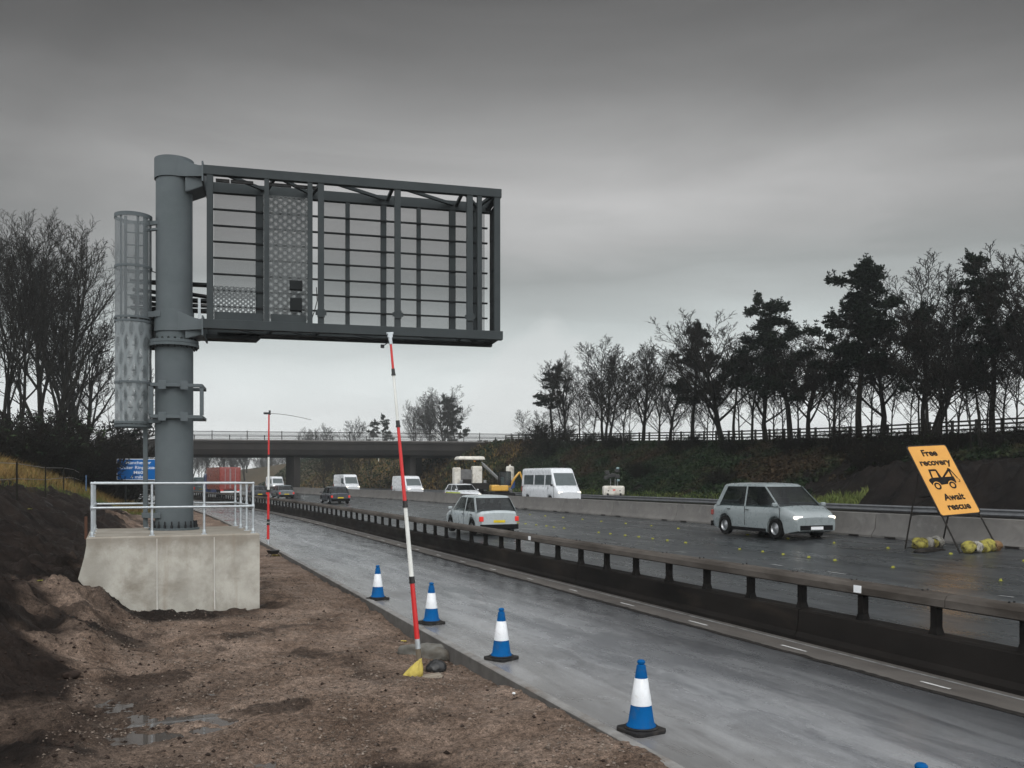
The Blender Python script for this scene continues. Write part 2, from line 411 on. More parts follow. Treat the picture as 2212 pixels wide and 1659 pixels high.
# ground and roads
def ground_mat(k=1.0):
    m, nt, out = new_mat('wet_earth' if k == 1 else 'dark_bank_earth')
    b = N(nt, 'ShaderNodeBsdfPrincipled')
    tc = N(nt, 'ShaderNodeTexCoord').outputs['Object']
    z = N(nt, 'ShaderNodeAttribute', attribute_name='zone')
    sp = N(nt, 'ShaderNodeSeparateColor'); nt.links.new(z.outputs['Color'], sp.inputs[0])
    n1 = tex(nt, tc, 0.75, 6, 0.62, (1, 1, 1), 0.5)
    n2 = tex(nt, tc, 13, 5, 0.75)
    n3 = tex(nt, tc, 55, 3, 0.75)
    soil = ramp(nt, n1, [(0.3, (0.078, 0.053, 0.039)), (0.48, (0.150, 0.107, 0.081)), (0.68, (0.235, 0.175, 0.137))])
    soil = mixc(nt, 1.0, soil, ramp(nt, n2, [(0.32, (0.36,) * 3), (0.66, (1.5,) * 3)]), 'MULTIPLY')
    soil = mixc(nt, 1.0, soil, ramp(nt, n3, [(0.3, (0.35,) * 3), (0.74, (1.9,) * 3)]), 'MULTIPLY')
    dark = ramp(nt, n1, [(0.3, (0.006, 0.0048, 0.0043)), (0.7, (0.026, 0.0185, 0.015))])
    dark = mixc(nt, 1.0, dark, ramp(nt, n2, [(0.3, (0.6,) * 3), (0.7, (1.4,) * 3)]), 'MULTIPLY')
    if k != 1: dark = mixc(nt, 1.0, dark, (k, k * 1.02, k * 1.05), 'MULTIPLY')
    grass = ramp(nt, tex(nt, tc, 0.5, 5, 0.6), [(0.35, (0.025, 0.027, 0.012)), (0.6, (0.06, 0.044, 0.02))])
    col = mixc(nt, sp.outputs[0], soil, dark); col = mixc(nt, sp.outputs[1], col, grass)
    nt.links.new(col, b.inputs['Base Color'])
    rg = ramp(nt, tex(nt, tc, 1.6, 6, 0.65), [(0.35, (0.42,) * 3), (0.6, (0.9,) * 3)])
    nt.links.new(rg, b.inputs['Roughness'])
    b.inputs['Specular IOR Level'].default_value = 0.10
    bn = N(nt, 'ShaderNodeBump'); bn.inputs['Strength'].default_value = 1.0; bn.inputs['Distance'].default_value = 0.045
    nt.links.new(tex(nt, tc, 26, 6, 0.75), bn.inputs['Height'])
    nt.links.new(bn.outputs[0], b.inputs['Normal'])
    nt.links.new(b.outputs[0], out.inputs['Surface'])
    return m
M['earth'] = ground_mat()
M['bank_earth'] = ground_mat(.5)

def road_mat(name, base, light, wet, dry, streak=(1.1, 0.16, 1), lo=0.42, hi=0.62, grain=0.35, band=False):
    m, nt, out = new_mat(name)
    b = N(nt, 'ShaderNodeBsdfPrincipled')
    tc = N(nt, 'ShaderNodeTexCoord').outputs['Object']
    n1 = tex(nt, tc, 0.9, 7, 0.62, streak, 0.8)
    n2 = tex(nt, tc, 2.6, 6, 0.65, (1, .45, 1), 0.5)
    n3 = tex(nt, tc, 140, 2, 0.7)
    f = math_(nt, 'ADD', math_(nt, 'MULTIPLY', n1, 0.65), math_(nt, 'MULTIPLY', n2, 0.35))
    f = ramp(nt, f, [(lo, (0, 0, 0)), (hi, (1, 1, 1))])
    col = mixc(nt, f, base, light)
    col = mixc(nt, 1.0, col, ramp(nt, n3, [(0.3, (1 - grain,) * 3), (0.7, (1 + grain,) * 3)]), 'MULTIPLY')
    sp = N(nt, 'ShaderNodeSeparateXYZ'); nt.links.new(tc, sp.inputs[0])
    if band:      # fresh dark binder along the joint, colour paler towards the verge
        xx = math_(nt, 'ADD', sp.outputs[0], math_(nt, 'MULTIPLY', math_(nt, 'SUBTRACT', n2, .5), 1.6))
        k = ramp(nt, math_(nt, 'DIVIDE', xx, 10.0), [(0.68, (0, 0, 0)), (0.90, (1, 1, 1))])
        col = mixc(nt, math_(nt, 'MULTIPLY', k, .8), col, (0.022, 0.023, 0.025))
        k2 = ramp(nt, math_(nt, 'DIVIDE', xx, 10.0), [(0.44, (1, 1, 1)), (0.62, (0, 0, 0))])
        col = mixc(nt, math_(nt, 'MULTIPLY', k2, .45), col, (0.20, 0.185, 0.165))
    nt.links.new(col, b.inputs['Base Color'])
    rr = math_(nt, 'ADD', math_(nt, 'MULTIPLY', tex(nt, tc, 1.3, 6, 0.6, (1, .25, 1), 0.6), 0.7), math_(nt, 'MULTIPLY', n2, 0.3))
    nt.links.new(ramp(nt, rr, [(0.38, (wet,) * 3), (0.62, (dry,) * 3)]), b.inputs['Roughness'])
    b.inputs['Specular IOR Level'].default_value = 0.5
    bn = N(nt, 'ShaderNodeBump'); bn.inputs['Strength'].default_value = 0.3; bn.inputs['Distance'].default_value = 0.006
    nt.links.new(tex(nt, tc, 90, 4, 0.8), bn.inputs['Height'])
    nt.links.new(bn.outputs[0], b.inputs['Normal'])
    nt.links.new(b.outputs[0], out.inputs['Surface'])
    return m
M['shoulder'] = road_mat('wet_shoulder', (0.098, 0.102, 0.11), (0.25, 0.255, 0.262), 0.07, 0.40, (1.7, .22, 1), .42, .62, .4, band=True)
M['hardstrip'] = road_mat('worn_hardstrip', (0.06, 0.054, 0.049), (0.10, 0.09, 0.08), 0.5, 0.8)
M['carriageway'] = road_mat('wet_asphalt', (0.016, 0.0185, 0.0205), (0.05, 0.054, 0.057), 0.2, 0.42, (1.6, .05, 1))
M['joint'] = P('rough_joint', (0.016, 0.015, 0.014), (0.03, 0.027, 0.025), 9, (0.8, 0.95), 0.6, 30)
def water_mat():
    m, nt, out = new_mat('puddle_water')
    b = N(nt, 'ShaderNodeBsdfPrincipled'); b.inputs['Base Color'].default_value = (0.055, 0.045, 0.038, 1)
    b.inputs['Roughness'].default_value = 0.03; b.inputs['IOR'].default_value = 1.33
    nt.links.new(b.outputs[0], out.inputs['Surface']); return m
M['water'] = water_mat()

# ================================================================== SETTING
def sstep(a, b, x):
    t = np.clip((np.asarray(x, dtype=np.float64) - a) / (b - a), 0, 1)
    return t * t * (3 - 2 * t)

def softplus(x, k):
    return np.logaddexp(0, np.asarray(x, dtype=np.float64) / k) * k

def bare_edge(s):
    return np.interp(s, [0, 37, 58, 72, 80, 90], [-7.5, -5.6, -3.9, -0.8, 3.0, 6.0])

def left_h(r, s, fine=True):
    r = np.asarray(r, dtype=np.float64); s = np.asarray(s, dtype=np.float64)
    foot = -0.35 + 0.35 * vnoise(s / 3.1, s * 0 + 0.5, 5) - 1.15 * sstep(16.5, 11, s)
    t = foot - r
    base = 0.5 * softplus(t, 0.25)
    crest = 4.2 + 2.6 * sstep(70, 115, s)
    z = crest - softplus(crest - base, 0.5)
    slope = sstep(0.0, 1.2, t)
    bare = sstep(-0.6, 0.6, r - bare_edge(s))
    flat = -0.10 - 0.15 * np.exp(-((s - 14.0) / 3.4) ** 2) * sstep(2.6, 4.3, r) + 0.105 * sstep(12.5, 9, s) * sstep(2.5, 4.3, r)
    z = z + flat * (1 - 0.6 * slope)
    # spoil thrown up against the left side of the plinth and along the foot of the cutting
    z = z + 0.25 * np.exp(-((r + 1.15) / 0.75) ** 2 - ((s - 18.9) / 1.0) ** 2) * (1 + .5 * fbm(r, s, .5, 3, 3))
    z = z + 0.14 * np.exp(-((r + 0.9) / 0.45) ** 2) * sstep(8, 10, s) * sstep(20, 17, s) * (1 + fbm(r, s, 0.8, 3, 14))
    z = z + 0.08 * np.exp(-((s - 19.3) / 0.5) ** 2) * sstep(-1, 0, r) * sstep(2.6, 1.6, r) * (0.5 + fbm(r, s, 0.35, 3, 44))
    # gully in the cutting
    z = z - 0.35 * np.exp(-((s - 30 - (r + 3) * 1.4) / 1.6) ** 2) * slope * bare
    if fine:
        z = z + bare * (0.042 + 0.17 * slope) * fbm(r, s, 1.35, 3, 21)
        z = z + bare * (0.032 + 0.10 * slope) * fbm(r, s, 0.36, 3, 31)
        z = z + bare * (0.014 + 0.024 * sstep(-.2, .6, fbm(r, s, 1.0, 2, 47)) + 0.022 * slope) * np.abs(fbm(r, s, 0.13, 3, 41))
        z = z + (1 - bare) * 0.10 * fbm(r, s, 2.2, 3, 51)
        # wheel ruts that hold water
        z = z - 0.06 * np.exp(-((r + 0.62 + .2 * np.sin(s * .9)) / 0.55) ** 2) * sstep(8.5, 10.5, s) * sstep(14, 12.5, s)
        z = z - 0.045 * np.exp(-((r - 0.75) / 0.3) ** 2 - ((s - 10.9) / .5) ** 2) * (1 + fbm(r, s, .3, 3, 99))
    return z

def axis(*segs):
    out = [segs[0][0]]
    for a, b, d in segs:
        n = max(1, int(round((b - a) / d)))
        out += [a + (b - a) * (i + 1) / n for i in range(n)]
    return np.array(out)

def terrain(name, r, s, hf, zonef, mat, holes=None):
    RR, SS = np.meshgrid(r, s)
    Z = hf(RR, SS)
    V = np.stack([RR + curve(SS), SS, Z], -1).reshape(-1, 3)
    n, m = len(s), len(r)
    idx = np.arange(n * m).reshape(n, m)
    Q = np.stack([idx[:-1, :-1], idx[:-1, 1:], idx[1:, 1:], idx[1:, :-1]], -1).reshape(-1, 4)
    me = np_mesh(name, V, Q, mat)
    zr, zg = zonef(RR, SS)
    a = me.color_attributes.new('zone', 'FLOAT_COLOR', 'POINT')
    c = np.zeros((n * m, 4), dtype=np.float32); c[:, 0] = zr.ravel(); c[:, 1] = zg.ravel(); c[:, 3] = 1
    a.data.foreach_set('color', c.ravel())
    o = link(name, me); prop(o, kind='structure')
    return o

def left_zone(r, s):
    t = -0.35 - r
    n = fbm(r, s, 1.6, 4, 61)
    dark = sstep(0.25, 1.1, t + 0.9 * n)
    dark = np.maximum(dark, 0.7 * sstep(0.25, 0.6, fbm(r, s, 1.1, 4, 71)) * sstep(3.6, 2.4, r))
    dark = np.maximum(dark, .55 * sstep(1.4, -.4, r + .8 * n) * sstep(14.5, 11.5, s + 1.2 * n))
    dark = np.maximum(dark, sstep(18.0, 18.8, s) * sstep(20.2, 19.6, s) * sstep(2.2, 1.0, r + .4 * n))
    grass = 1 - sstep(-0.35, 0.35, r - bare_edge(s) + 0.5 * fbm(r, s, 0.9, 3, 81))
    return dark, grass

terrain('verge', axis((-150, -20, 10), (-20, -8, .8), (-8, -2.6, .09), (-2.6, 4.5, .04)),
        axis((-8, 5, .6), (5, 14.5, .04), (14.5, 27, .075), (27, 62, .3), (62, 140, 1.2), (140, 420, 7)), left_h, left_zone, M['earth'])

CRS = [10, 20, 38, 50, 65, 110, 130, 300, 520]; CRZ = [4.9, 5.0, 5.15, 5.3, 5.7, 7.3, 7.4, 6.5, 6]
def right_h(r, s):
    r = np.asarray(r, dtype=np.float64); s = np.asarray(s, dtype=np.float64)
    cr = np.interp(s, CRS, CRZ)
    t = np.clip((r - 37.2) / 9.6, 0, 1)
    z = 0.70 + (cr - 0.70) * (t * 0.75 + 0.25 * t * t * (3 - 2 * t))
    z = z + 0.14 * fbm(r, s, 3.5, 3, 91) * sstep(37.2, 39, r) * sstep(47.5, 46, r)
    heap = 1.35 * np.exp(-((r - 40.2) / 1.9) ** 2) * sstep(47, 40, s) * (1 + 0.42 * fbm(r, s, 1.1, 5, 95, .62))
    z = z + heap
    z = z - 0.03 * np.clip(r - 47.5, 0, 60)
    return z
def right_zone(r, s):
    heap = sstep(49, 43, s + 1.5 * fbm(r, s, 1.5, 3, 97)) * sstep(45, 42.5, r)
    tan = sstep(84, 104, s)
    return np.clip(1.0 * (1 - tan) + heap, 0, 1), np.clip((1 - heap) * .8 * tan, 0, 1)
terrain('right_bank', axis((36.6, 48, .3), (48, 60, 3), (60, 300, 30)),
        axis((-8, 20, 2), (20, 50, .3), (50, 130, .7), (130, 420, 10)), right_h, right_zone, M['bank_earth'])

MBg = MB(); MBg.grid([[(x, y, -0.7) for x in (-430, -150, 0, 150, 430)] for y in (-430, -150, 0, 150, 430)])
prop(MBg.build('ground', M['earth']), kind='structure')

def strip(name, prof, s0, s1, ds, mat, kind='structure', parent=None, smooth=30, wob=0.0, closed=False):
    mb = MB(); rows = []; s = s0
    n = max(1, int(round((s1 - s0) / ds)))
    for i in range(n + 1):
        s = s0 + (s1 - s0) * i / n
        c = float(curve(s)); w = wob * float(vnoise(np.array([s * 2.1]), np.array([3.3]), 7)[0]) if wob else 0
        w2 = wob * float(vnoise(np.array([s * 9.1]), np.array([7.3]), 9)[0]) if wob else 0
        rows.append([(r + c + w + w2 * (j % 2), s, z) for j, (r, z) in enumerate(prof)])
    mb.grid(rows)
    if closed:
        m = len(prof)
        mb.f.append(tuple(range(m))); mb.f.append(tuple(reversed(range(n * m, n * m + m))))
    o = mb.build(name, mat, parent, smooth)
    return prop(o, kind=kind) if kind else o

def zc(r): return 0.25 + 0.0403 * (r - 10.3)
strip('hard_shoulder', [(4.58, 0), (6, 0.005), (8, 0.005), (9.2, 0)], -6, 380, 2, M['shoulder'])
strip('hard_strip', [(9.14, 0.004), (9.95, 0.012)], -6, 400, 2, M['hardstrip'])
strip('asphalt_joint', [(9.09, 0.008), (9.12, 0.016), (9.17, 0.017), (9.21, 0.011)], 2, 160, .12, M['joint'], wob=0.022)
strip('carriageway', [(10.3, zc(10.3)), (14, zc(14)), (18, zc(18)), (22.9, zc(22.9))], -6, 400, 2, M['carriageway'])
strip('far_carriageway', [(22.85, zc(22.9) - .03), (26, .72), (30, .715), (36.9, .70)], -6, 400, 2, M['carriageway'])
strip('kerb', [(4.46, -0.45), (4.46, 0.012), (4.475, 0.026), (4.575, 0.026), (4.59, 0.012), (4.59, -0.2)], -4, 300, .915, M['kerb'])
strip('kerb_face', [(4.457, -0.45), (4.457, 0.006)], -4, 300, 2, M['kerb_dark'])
strip('drain_edge_marking', [(9.755, .0135), (9.80, .0142)], 2, 200, 1.5, M['paint_faded'])
strip('edge_line_marking', [(11.0, zc(11.0) + .004), (11.2, zc(11.2) + .004)], 2, 260, 2, M['paint_faded'])

def dashes(name, r, w, length, step, s0, s1, zf, mat, jit=0.0, skip=0.0, seed=1):
    rng = random.Random(seed); mb = MB(); s = s0
    while s < s1:
        if rng.random() >= skip:
            l = length * (1 + jit * (rng.random() - .5)); rr = r + 0.04 * (rng.random() - .5)
            rows = []
            for i in range(5):
                t = s + l * i / 4; c = float(curve(t))
                rows.append([(rr - w / 2 * (0.7 + .5 * rng.random()) + c, t, zf(rr) + .0045), (rr + w / 2 * (.7 + .5 * rng.random()) + c, t, zf(rr) + .0045)])
            mb.grid(rows)
        s += step
    return prop(mb.build(name, mat), kind='structure')
dashes('shoulder_dash_marking', 9.43, .05, .48, 2.66, 3.08, 70, lambda r: .0065, M['paint_white'], .5, 0, 3)
dashes('lane_dash_marking', 15.1, .10, .45, 2.2, 12, 90, zc, M['paint_faded'], .8, .15, 4)
dashes('lane_line_marking', 13.6, .14, 2.0, 9.0, 8, 200, zc, M['paint_faded'], .2, 0, 5)
dashes('far_lane_marking', 29.5, .15, 2.0, 9.0, 12, 200, lambda r: .717, M['paint_white'], .1, 0, 6)

# puddle in the wheel ruts: a level sheet, it shows only where the earth dips under it
mb = MB()
mb.add([(-2.2, 7.6, 0), (0.9, 7.6, 0), (1.4, 10.2, 0), (1.0, 12.0, 0), (-0.3, 13.6, 0), (-2.2, 12.5, 0)], [(0, 1, 2, 3, 4, 5)])
pud = mb.build('puddle', M['water'], loc=(0, 0, -0.132)); prop(pud, kind='structure')

# ================================================================== PARAPET BARRIER
par = thing('parapet_barrier', 'long stained concrete barrier with black posts and top rail beside the closed shoulder', 'barrier', (10.15, 3, 0))
PX, PY = 10.15, 3.0
def seg(name, prof, s0, s1, mat, bev=0):
    mb = MB(); rows = []; n = max(1, int((s1 - s0) / 2.2))
    for i in range(n + 1):
        s = s0 + (s1 - s0) * i / n; c = float(curve(s))
        rows.append([(r + c - PX, s - PY, z) for r, z in prof] + [(prof[0][0] + c - PX, s - PY, prof[0][1])])
    mb.grid(rows); m = len(prof) + 1
    mb.f.append(tuple(range(m - 1))); mb.f.append(tuple(reversed(range(n * m, n * m + m - 1))))
    return mb.build(name, mat, par, 25)
j = 11.9 - 1.375 * 7
plp = [(9.93, -.02), (9.93, .075), (9.985, .15), (10.025, .49), (10.05, .515), (10.33, .52), (10.36, .20), (10.42, .0)]
k = 0
while k < 24:
    a = 3.0 + k * 8.25 + (11.95 - 11.25); seg('plinth_panel', plp, a + .012, a + 8.25 - .012, M['parapet']); k += 1
seg('plinth_panel', plp, -2.0, 3.69, M['parapet'])
rp = [(10.01, .93), (10.01, 1.03), (10.05, 1.085), (10.12, 1.10), (10.24, 1.10), (10.29, 1.06), (10.29, .95), (10.25, .905), (10.06, .905)]
for k in range(18):
    a = -2 + k * 11.0; seg('top_rail', rp, a + .006, a + 11.0 - .006, M['parapet_rail'])
for k in range(100):
    s = 10.65 + 1.375 * (k - 6); c = float(curve(s)) - PX
    q = MB(); x = 10.16 + c; y = s - PY
    w0, w1 = .075, .055
    q.hexa([(x - w0, y - w0, .515), (x + w0, y - w0, .515), (x + w0, y + w0, .515), (x - w0, y + w0, .515)],
           [(x - w1, y - w1, .62), (x + w1, y - w1, .62), (x + w1, y + w1, .62), (x - w1, y + w1, .62)])
    q.box((x, y, .765), (.105, .115, .292))
    q.build('post', M['post_black'], par)
for u in (1855, 1147):
    s = solve_s(u, 10.01); q = MB(); q.box((10.001 + float(curve(s)) - PX, s - PY, 1.0), (.012, .15, .11)); o = q.build('reflector_plate', M['sign_white'], par)
rngb = random.Random(4)
bm_ = MB()
for k in range(0, 60):
    s = 4 + k * 1.375 / 1.0; c = float(curve(s)) - PX
    for dx in (-.03, .06): bm_.tube((10.18 + dx + c, s - PY + rngb.uniform(-.02, .02), 1.098), (10.18 + dx + c, s - PY, 1.118), .014, n=6)
o = bm_.build('rail_bolts', M['bolt'], par)
for ch in [o]: ch['kind'] = 'stuff'

# ================================================================== TEMPORARY CONCRETE BARRIER UNITS
bp = [(-.30, 0), (-.30, .075), (-.15, .29), (-.10, .78), (-.085, .80), (.085, .80), (.10, .78), (.15, .29), (.30, .075), (.30, 0)]
mb = MB(); rows = []
for y in (-2.985, -2.97, 2.97, 2.985):
    sh = .985 if abs(y) > 2.98 else 1
    rows.append([(x * sh, y, z * (sh if z > .1 else 1)) for x, z in bp] + [(bp[0][0] * sh, y, bp[0][1])])
mb.grid(rows); mb.f.append(tuple(range(10))); mb.f.append(tuple(reversed(range(33, 43))))
unit_me = mb.mesh('barrier_body', M['barrier'], 30)
q = MB(); q.box((-.30, 0, .03), (.02, .45, .06))
slot_me = q.mesh('lifting_slot', M['sign_frame'])
for k in range(27):
    s = 34.9 + 6.0 * (k - 4) - 3.0
    c = float(curve(s))
    t = thing('concrete_barrier', 'grey precast concrete barrier block in the line dividing the two carriageways', 'barrier',
              (22.5 + c, s, zc(22.5) - .005), -heading(s) if False else -math.atan2(float(curve(s + 1) - curve(s - 1)), 2.0), 'precast barrier blocks between the carriageways')
    link('barrier_body', unit_me, t)
    for y in (-2.2, 2.2) if k < 14 else ():
        link('lifting_slot', slot_me, t).location = (0, y, 0)

# ================================================================== ROAD STUDS
q = MB(); q.box((0, 0, .004), (.10, .06, .008)); q.box((0, .0, .026), (.10, .008, .042)); stud_me = q.mesh('stud', M['stud'])
rowA = [1119, 1138, 1159, 1179, 1199, 1221, 1294, 1320, 1349, 1378, 1409, 1441, 1478, 1598, 1645, 1694, 1748, 1804, 1933, 2171]
rowB = [1109, 1143, 1177, 1215, 1257, 1302, 1352, 1408, 1468, 1614, 1699, 1800, 1915, 2049, 2205]
for rr, lst, lab in ((16.75, rowA, 'small yellow stick-on marker in the closely spaced row along the carriageway'),
                     (19.97, rowB, 'small yellow stick-on marker in the row nearer the concrete barrier')):
    for u in lst:
        s = solve_s(u, rr); o = link('road_stud', stud_me); o.location = (rr + float(curve(s)) + rngb.uniform(-.06, .06), s, zc(rr) + .004)
        o.rotation_euler = (0, 0, rngb.uniform(-.3, .3))
        prop(o, lab, 'road marker', 'yellow markers stuck on the carriageway')

# ================================================================== CONES
def cone(u, y, label, rz, first=[None]):
    loc = G(u, y); 
    if first[0] is not None:
        t = copy_tree(first[0]); t.location = (loc.x, loc.y, .002); t.rotation_euler = (0, 0, rz); t['label'] = label; return t
    t = thing('traffic_cone', label, 'traffic cone', (loc.x, loc.y, .002), rz, 'blue and white cones along the kerb')
    def rz_(z): return .142 - (z - .07) / (.70 - .07) * (.142 - .047)
    b = MB(); b.lathe([(.158, .058), (.158, .068), (.150, .082), (rz_(.10), .098), (rz_(.28), .28), (rz_(.30), .30), (rz_(.57), .57), (rz_(.70), .70), (.034, .706), (.030, .714), (.041, .722), (.043, .742), (.030, .757), (.001, .760)], 32)
    b.build('body', M['blue'], t, 40)
    b = MB(); b.lathe([(rz_(.285) + .001, .285), (rz_(.285) + .004, .287), (rz_(.565) + .004, .565), (rz_(.565) + .001, .568)], 32, close=False); b.build('reflective_sleeve', M['white_sleeve'], t, 40)
    b = MB(); a = .205; c = .045
    poly = [(a - c, a), (-a + c, a), (-a, a - c), (-a, -a + c), (-a + c, -a), (a - c, -a), (a, -a + c), (a, a - c)]
    b.prism(poly, .042, Matrix.Identity(4)); b.lathe([(.19, .049), (.175, .062), (.10, .066)], 24)
    b.build('base', M['rubber'], t, 0, .008)
    first[0] = t
    return t
cone(1385, 1580, 'blue and white traffic cone nearest whole one, standing alone on the shoulder', .15)
cone(1083, 1424, 'blue and white cone on the shoulder just right of the black sandbag', .5)
cone(932, 1347, 'blue and white cone directly behind the leaning red and white pole', .25)
cone(816, 1295, 'smallest blue and white cone, farthest along the kerb', .4)
cone(1990, 1892, 'blue cone at the bottom edge with only its tip showing', .1)

# ================================================================== PLINTH, HANDRAIL
PR = R(1.8)
blk = thing('concrete_plinth', 'big pale cast concrete block under the grey sign column, half buried in soil', 'foundation block', (2.23, 19.79, 0), PR)
b = MB(); w, dp, zt = 3.36, 3.35, 1.51
def ring(z, dl): return [(-w - dl, 0 - dl * .2, z), (0, 0, z), (0, dp, z), (-w - dl, dp, z)]
levels = [(-.6, .42), (.35, .26), (.75, .13), (1.1, .04), (1.35, .0), (zt - .03, .0), (zt, -.03)]
for i in range(len(levels) - 1):
    pass
rows = []
for z, dl in levels:
    q = ring(z, dl if z < zt else 0)
    if z >= zt: q = [(-w + .025, .025, z), (-.025, .025, z), (-.025, dp - .025, z), (-w + .025, dp - .025, z)]
    rows.append(q + [q[0]])
b.grid(rows); n = len(b.v); b.f.append((n - 5, n - 4, n - 3, n - 2))
b.f = [tuple(reversed(f)) if len(f) == 4 and f[0] < n - 5 and False else f for f in b.f]
blk_o = b.build('block', M['concrete'], blk, 20)
b = MB()
jm = P('joint_mortar', (0.50, 0.485, 0.45), None, 8, (.8, .9))
for x in (-2.05, -.93):
    b = MB(); q = [(-.05, -.13), (.35, -.056), (.75, -.030), (1.1, -.012), (1.35, -.004), (zt - .06, -.004)]
    b.grid([[(x - .008, y, z), (x + .008, y, z)] for z, y in q]); b.build('formwork_joint', jm, blk)

hr = thing('handrail', 'galvanised two-rail safety railing around the top of the concrete block', 'railing', (2.23, 19.79, zt), PR)
xs = [-3.26, -2.14, -1.12, -.12]; ys = [.12, 1.15, 2.2, 3.22]
def post(x, y):
    p = MB(); p.tube((x, y, .0), (x, y, 1.06), .0242, n=12); p.lathe([(.032, .53), (.034, .55), (.034, .61), (.032, .63)], 12, Matrix.Translation((x, y, 0))); p.box((x, y, .006), (.11, .09, .012))
    p.lathe([(.032, .0), (.034, .03), (.034, .09), (.030, .10)], 12, Matrix.Translation((x, y, 0)))
    p.build('post', M['galv'], hr, 40)
for x in xs:
    post(x, ys[0]); post(x, ys[-1])
for y in ys[1:-1]:
    post(xs[0], y); post(xs[-1], y)
for z, nm in ((1.075, 'top_rail'), (.58, 'mid_rail')):
    off = 0 if z > 1 else -.03
    for a, c_ in (((xs[0], ys[0]), (xs[-1], ys[0])), ((xs[-1], ys[0]), (xs[-1], ys[-1])), ((xs[-1], ys[-1]), (xs[0], ys[-1])), ((xs[0], ys[-1]), (xs[0], ys[0]))):
        p = MB(); p.tube((a[0], a[1] + (off if a[1] < 1 else -off), z), (c_[0], c_[1] + (off if c_[1] < 1 else -off), z), .0242, n=12)
        p.lathe([(.001, -.033), (.025, -.025), (.033, 0), (.025, .025), (.001, .033)], 10, Matrix.Translation((a[0], a[1] + (off if a[1] < 1 else -off), z)))
        p.build(nm, M['galv'], hr, 40)

# ================================================================== CANTILEVER SIGN GANTRY
GX, GS, GZ = .574, 22.0, 1.512
GR = R(-7.9)
ga = thing('cantilever_gantry', 'tall grey steel column carrying an empty louvred sign frame out over the road', 'sign gantry', (GX, GS, GZ), GR)
FL, RL = -.571, .579
def fr(u, rear=False):
    k_ = (u - U0) / F
    if rear: return .683 + (21.314 * k_ + 7.264) / (.969 - .247 * k_)
    return .683 + (20.2 * k_ + 6.98) / (.969 - .247 * k_)
def fz(u, y, rear=False):
    d = (21.314 if rear else 20.2) + .247 * (fr(u, rear) - .683)
    return H + (V0 - y) / F * d - GZ
St = M['steel']
LX = 0.683; RX = fr(1082)
zt1, zt0 = 9.76 - GZ, 9.555 - GZ
zb1, zb0 = 6.285 - GZ, 6.075 - GZ
c = MB(); c.lathe([(.415, .03), (.415, 4.24), (.40, 4.24)], 40); c.build('lower_column', St, ga, 40)
c = MB(); c.lathe([(.40, 4.34), (.40, 8.43), (.33, 8.47), (.15, 8.50), (.01, 8.51)], 40); c.build('upper_column', St, ga, 40)
c = MB(); c.lathe([(.415, 4.17), (.43, 4.18), (.545, 4.19), (.545, 4.255), (.40, 4.257)], 40); c.lathe([(.40, 4.262), (.535, 4.264), (.535, 4.33), (.42, 4.34), (.40, 4.36)], 40); c.build('flange', St, ga, 40)
for k in range(22):
    a = 2 * math.pi * k / 22; x, y = .49 * math.cos(a), .49 * math.sin(a)
    c = MB(); c.tube((x, y, 4.14), (x, y, 4.375), .016, n=6); c.tube((x, y, 4.33), (x, y, 4.36), .03, n=6); c.tube((x, y, 4.16), (x, y, 4.19), .03, n=6); c.build('flange_bolt', M['steel_dark'], ga)
c = MB(); c.lathe([(.55, 0.0), (.55, .045), (.415, .047)], 40); c.build('base_plate', St, ga, 40)
for k in range(20):
    a = 2 * math.pi * k / 20; x, y = .485 * math.cos(a), .485 * math.sin(a)
    c = MB(); c.tube((x, y, .02), (x, y, .20), .017, n=6); c.tube((x, y, .05), (x, y, .085), .032, n=6); c.tube((x, y, .09), (x, y, .115), .032, n=6); c.build('anchor_bolt', M['bolt'], ga)
# service door frame round the lower column
for z in (1.98, 2.02 + 0.62 + .36):
    pass
def col_frame():
    z0, z1 = H + (V0 - 900) / F * 20.15 - GZ, H + (V0 - 832) / F * 20.15 - GZ
    yb = -.475; x0, x1 = -.43, .64
    for z in (z0, z1):
        c = MB(); c.bar((x0 - .02, yb, z), (x1 + .02, yb, z), .10, .075)
        for x in (-.2, .27):
            c.box((x, yb - .055, z), (.16, .012, .20)); c.bar((x, yb, z - .05), (x, -.36, z - .05), .10, .03)
        c.build('clamp_bar', St, ga, 0, .006)
        c = MB(); c.bar((x0 - .02, .475, z), (x1 + .02, .475, z), .10, .075); c.build('clamp_bar', St, ga, 0, .006)
    for x in (x0, x1):
        c = MB(); c.bar((x, yb, z0 + .04), (x, yb, z1 - .04), .085, .07, (0, 1, 0)); c.build('clamp_upright', St, ga, 0, .006)
        c = MB()
        for z in (z0, z1): c.bar((x, yb + .05, z), (x, .43, z), .06, .06)
        c.build('clamp_side_bar', St, ga, 0, .006)
col_frame()
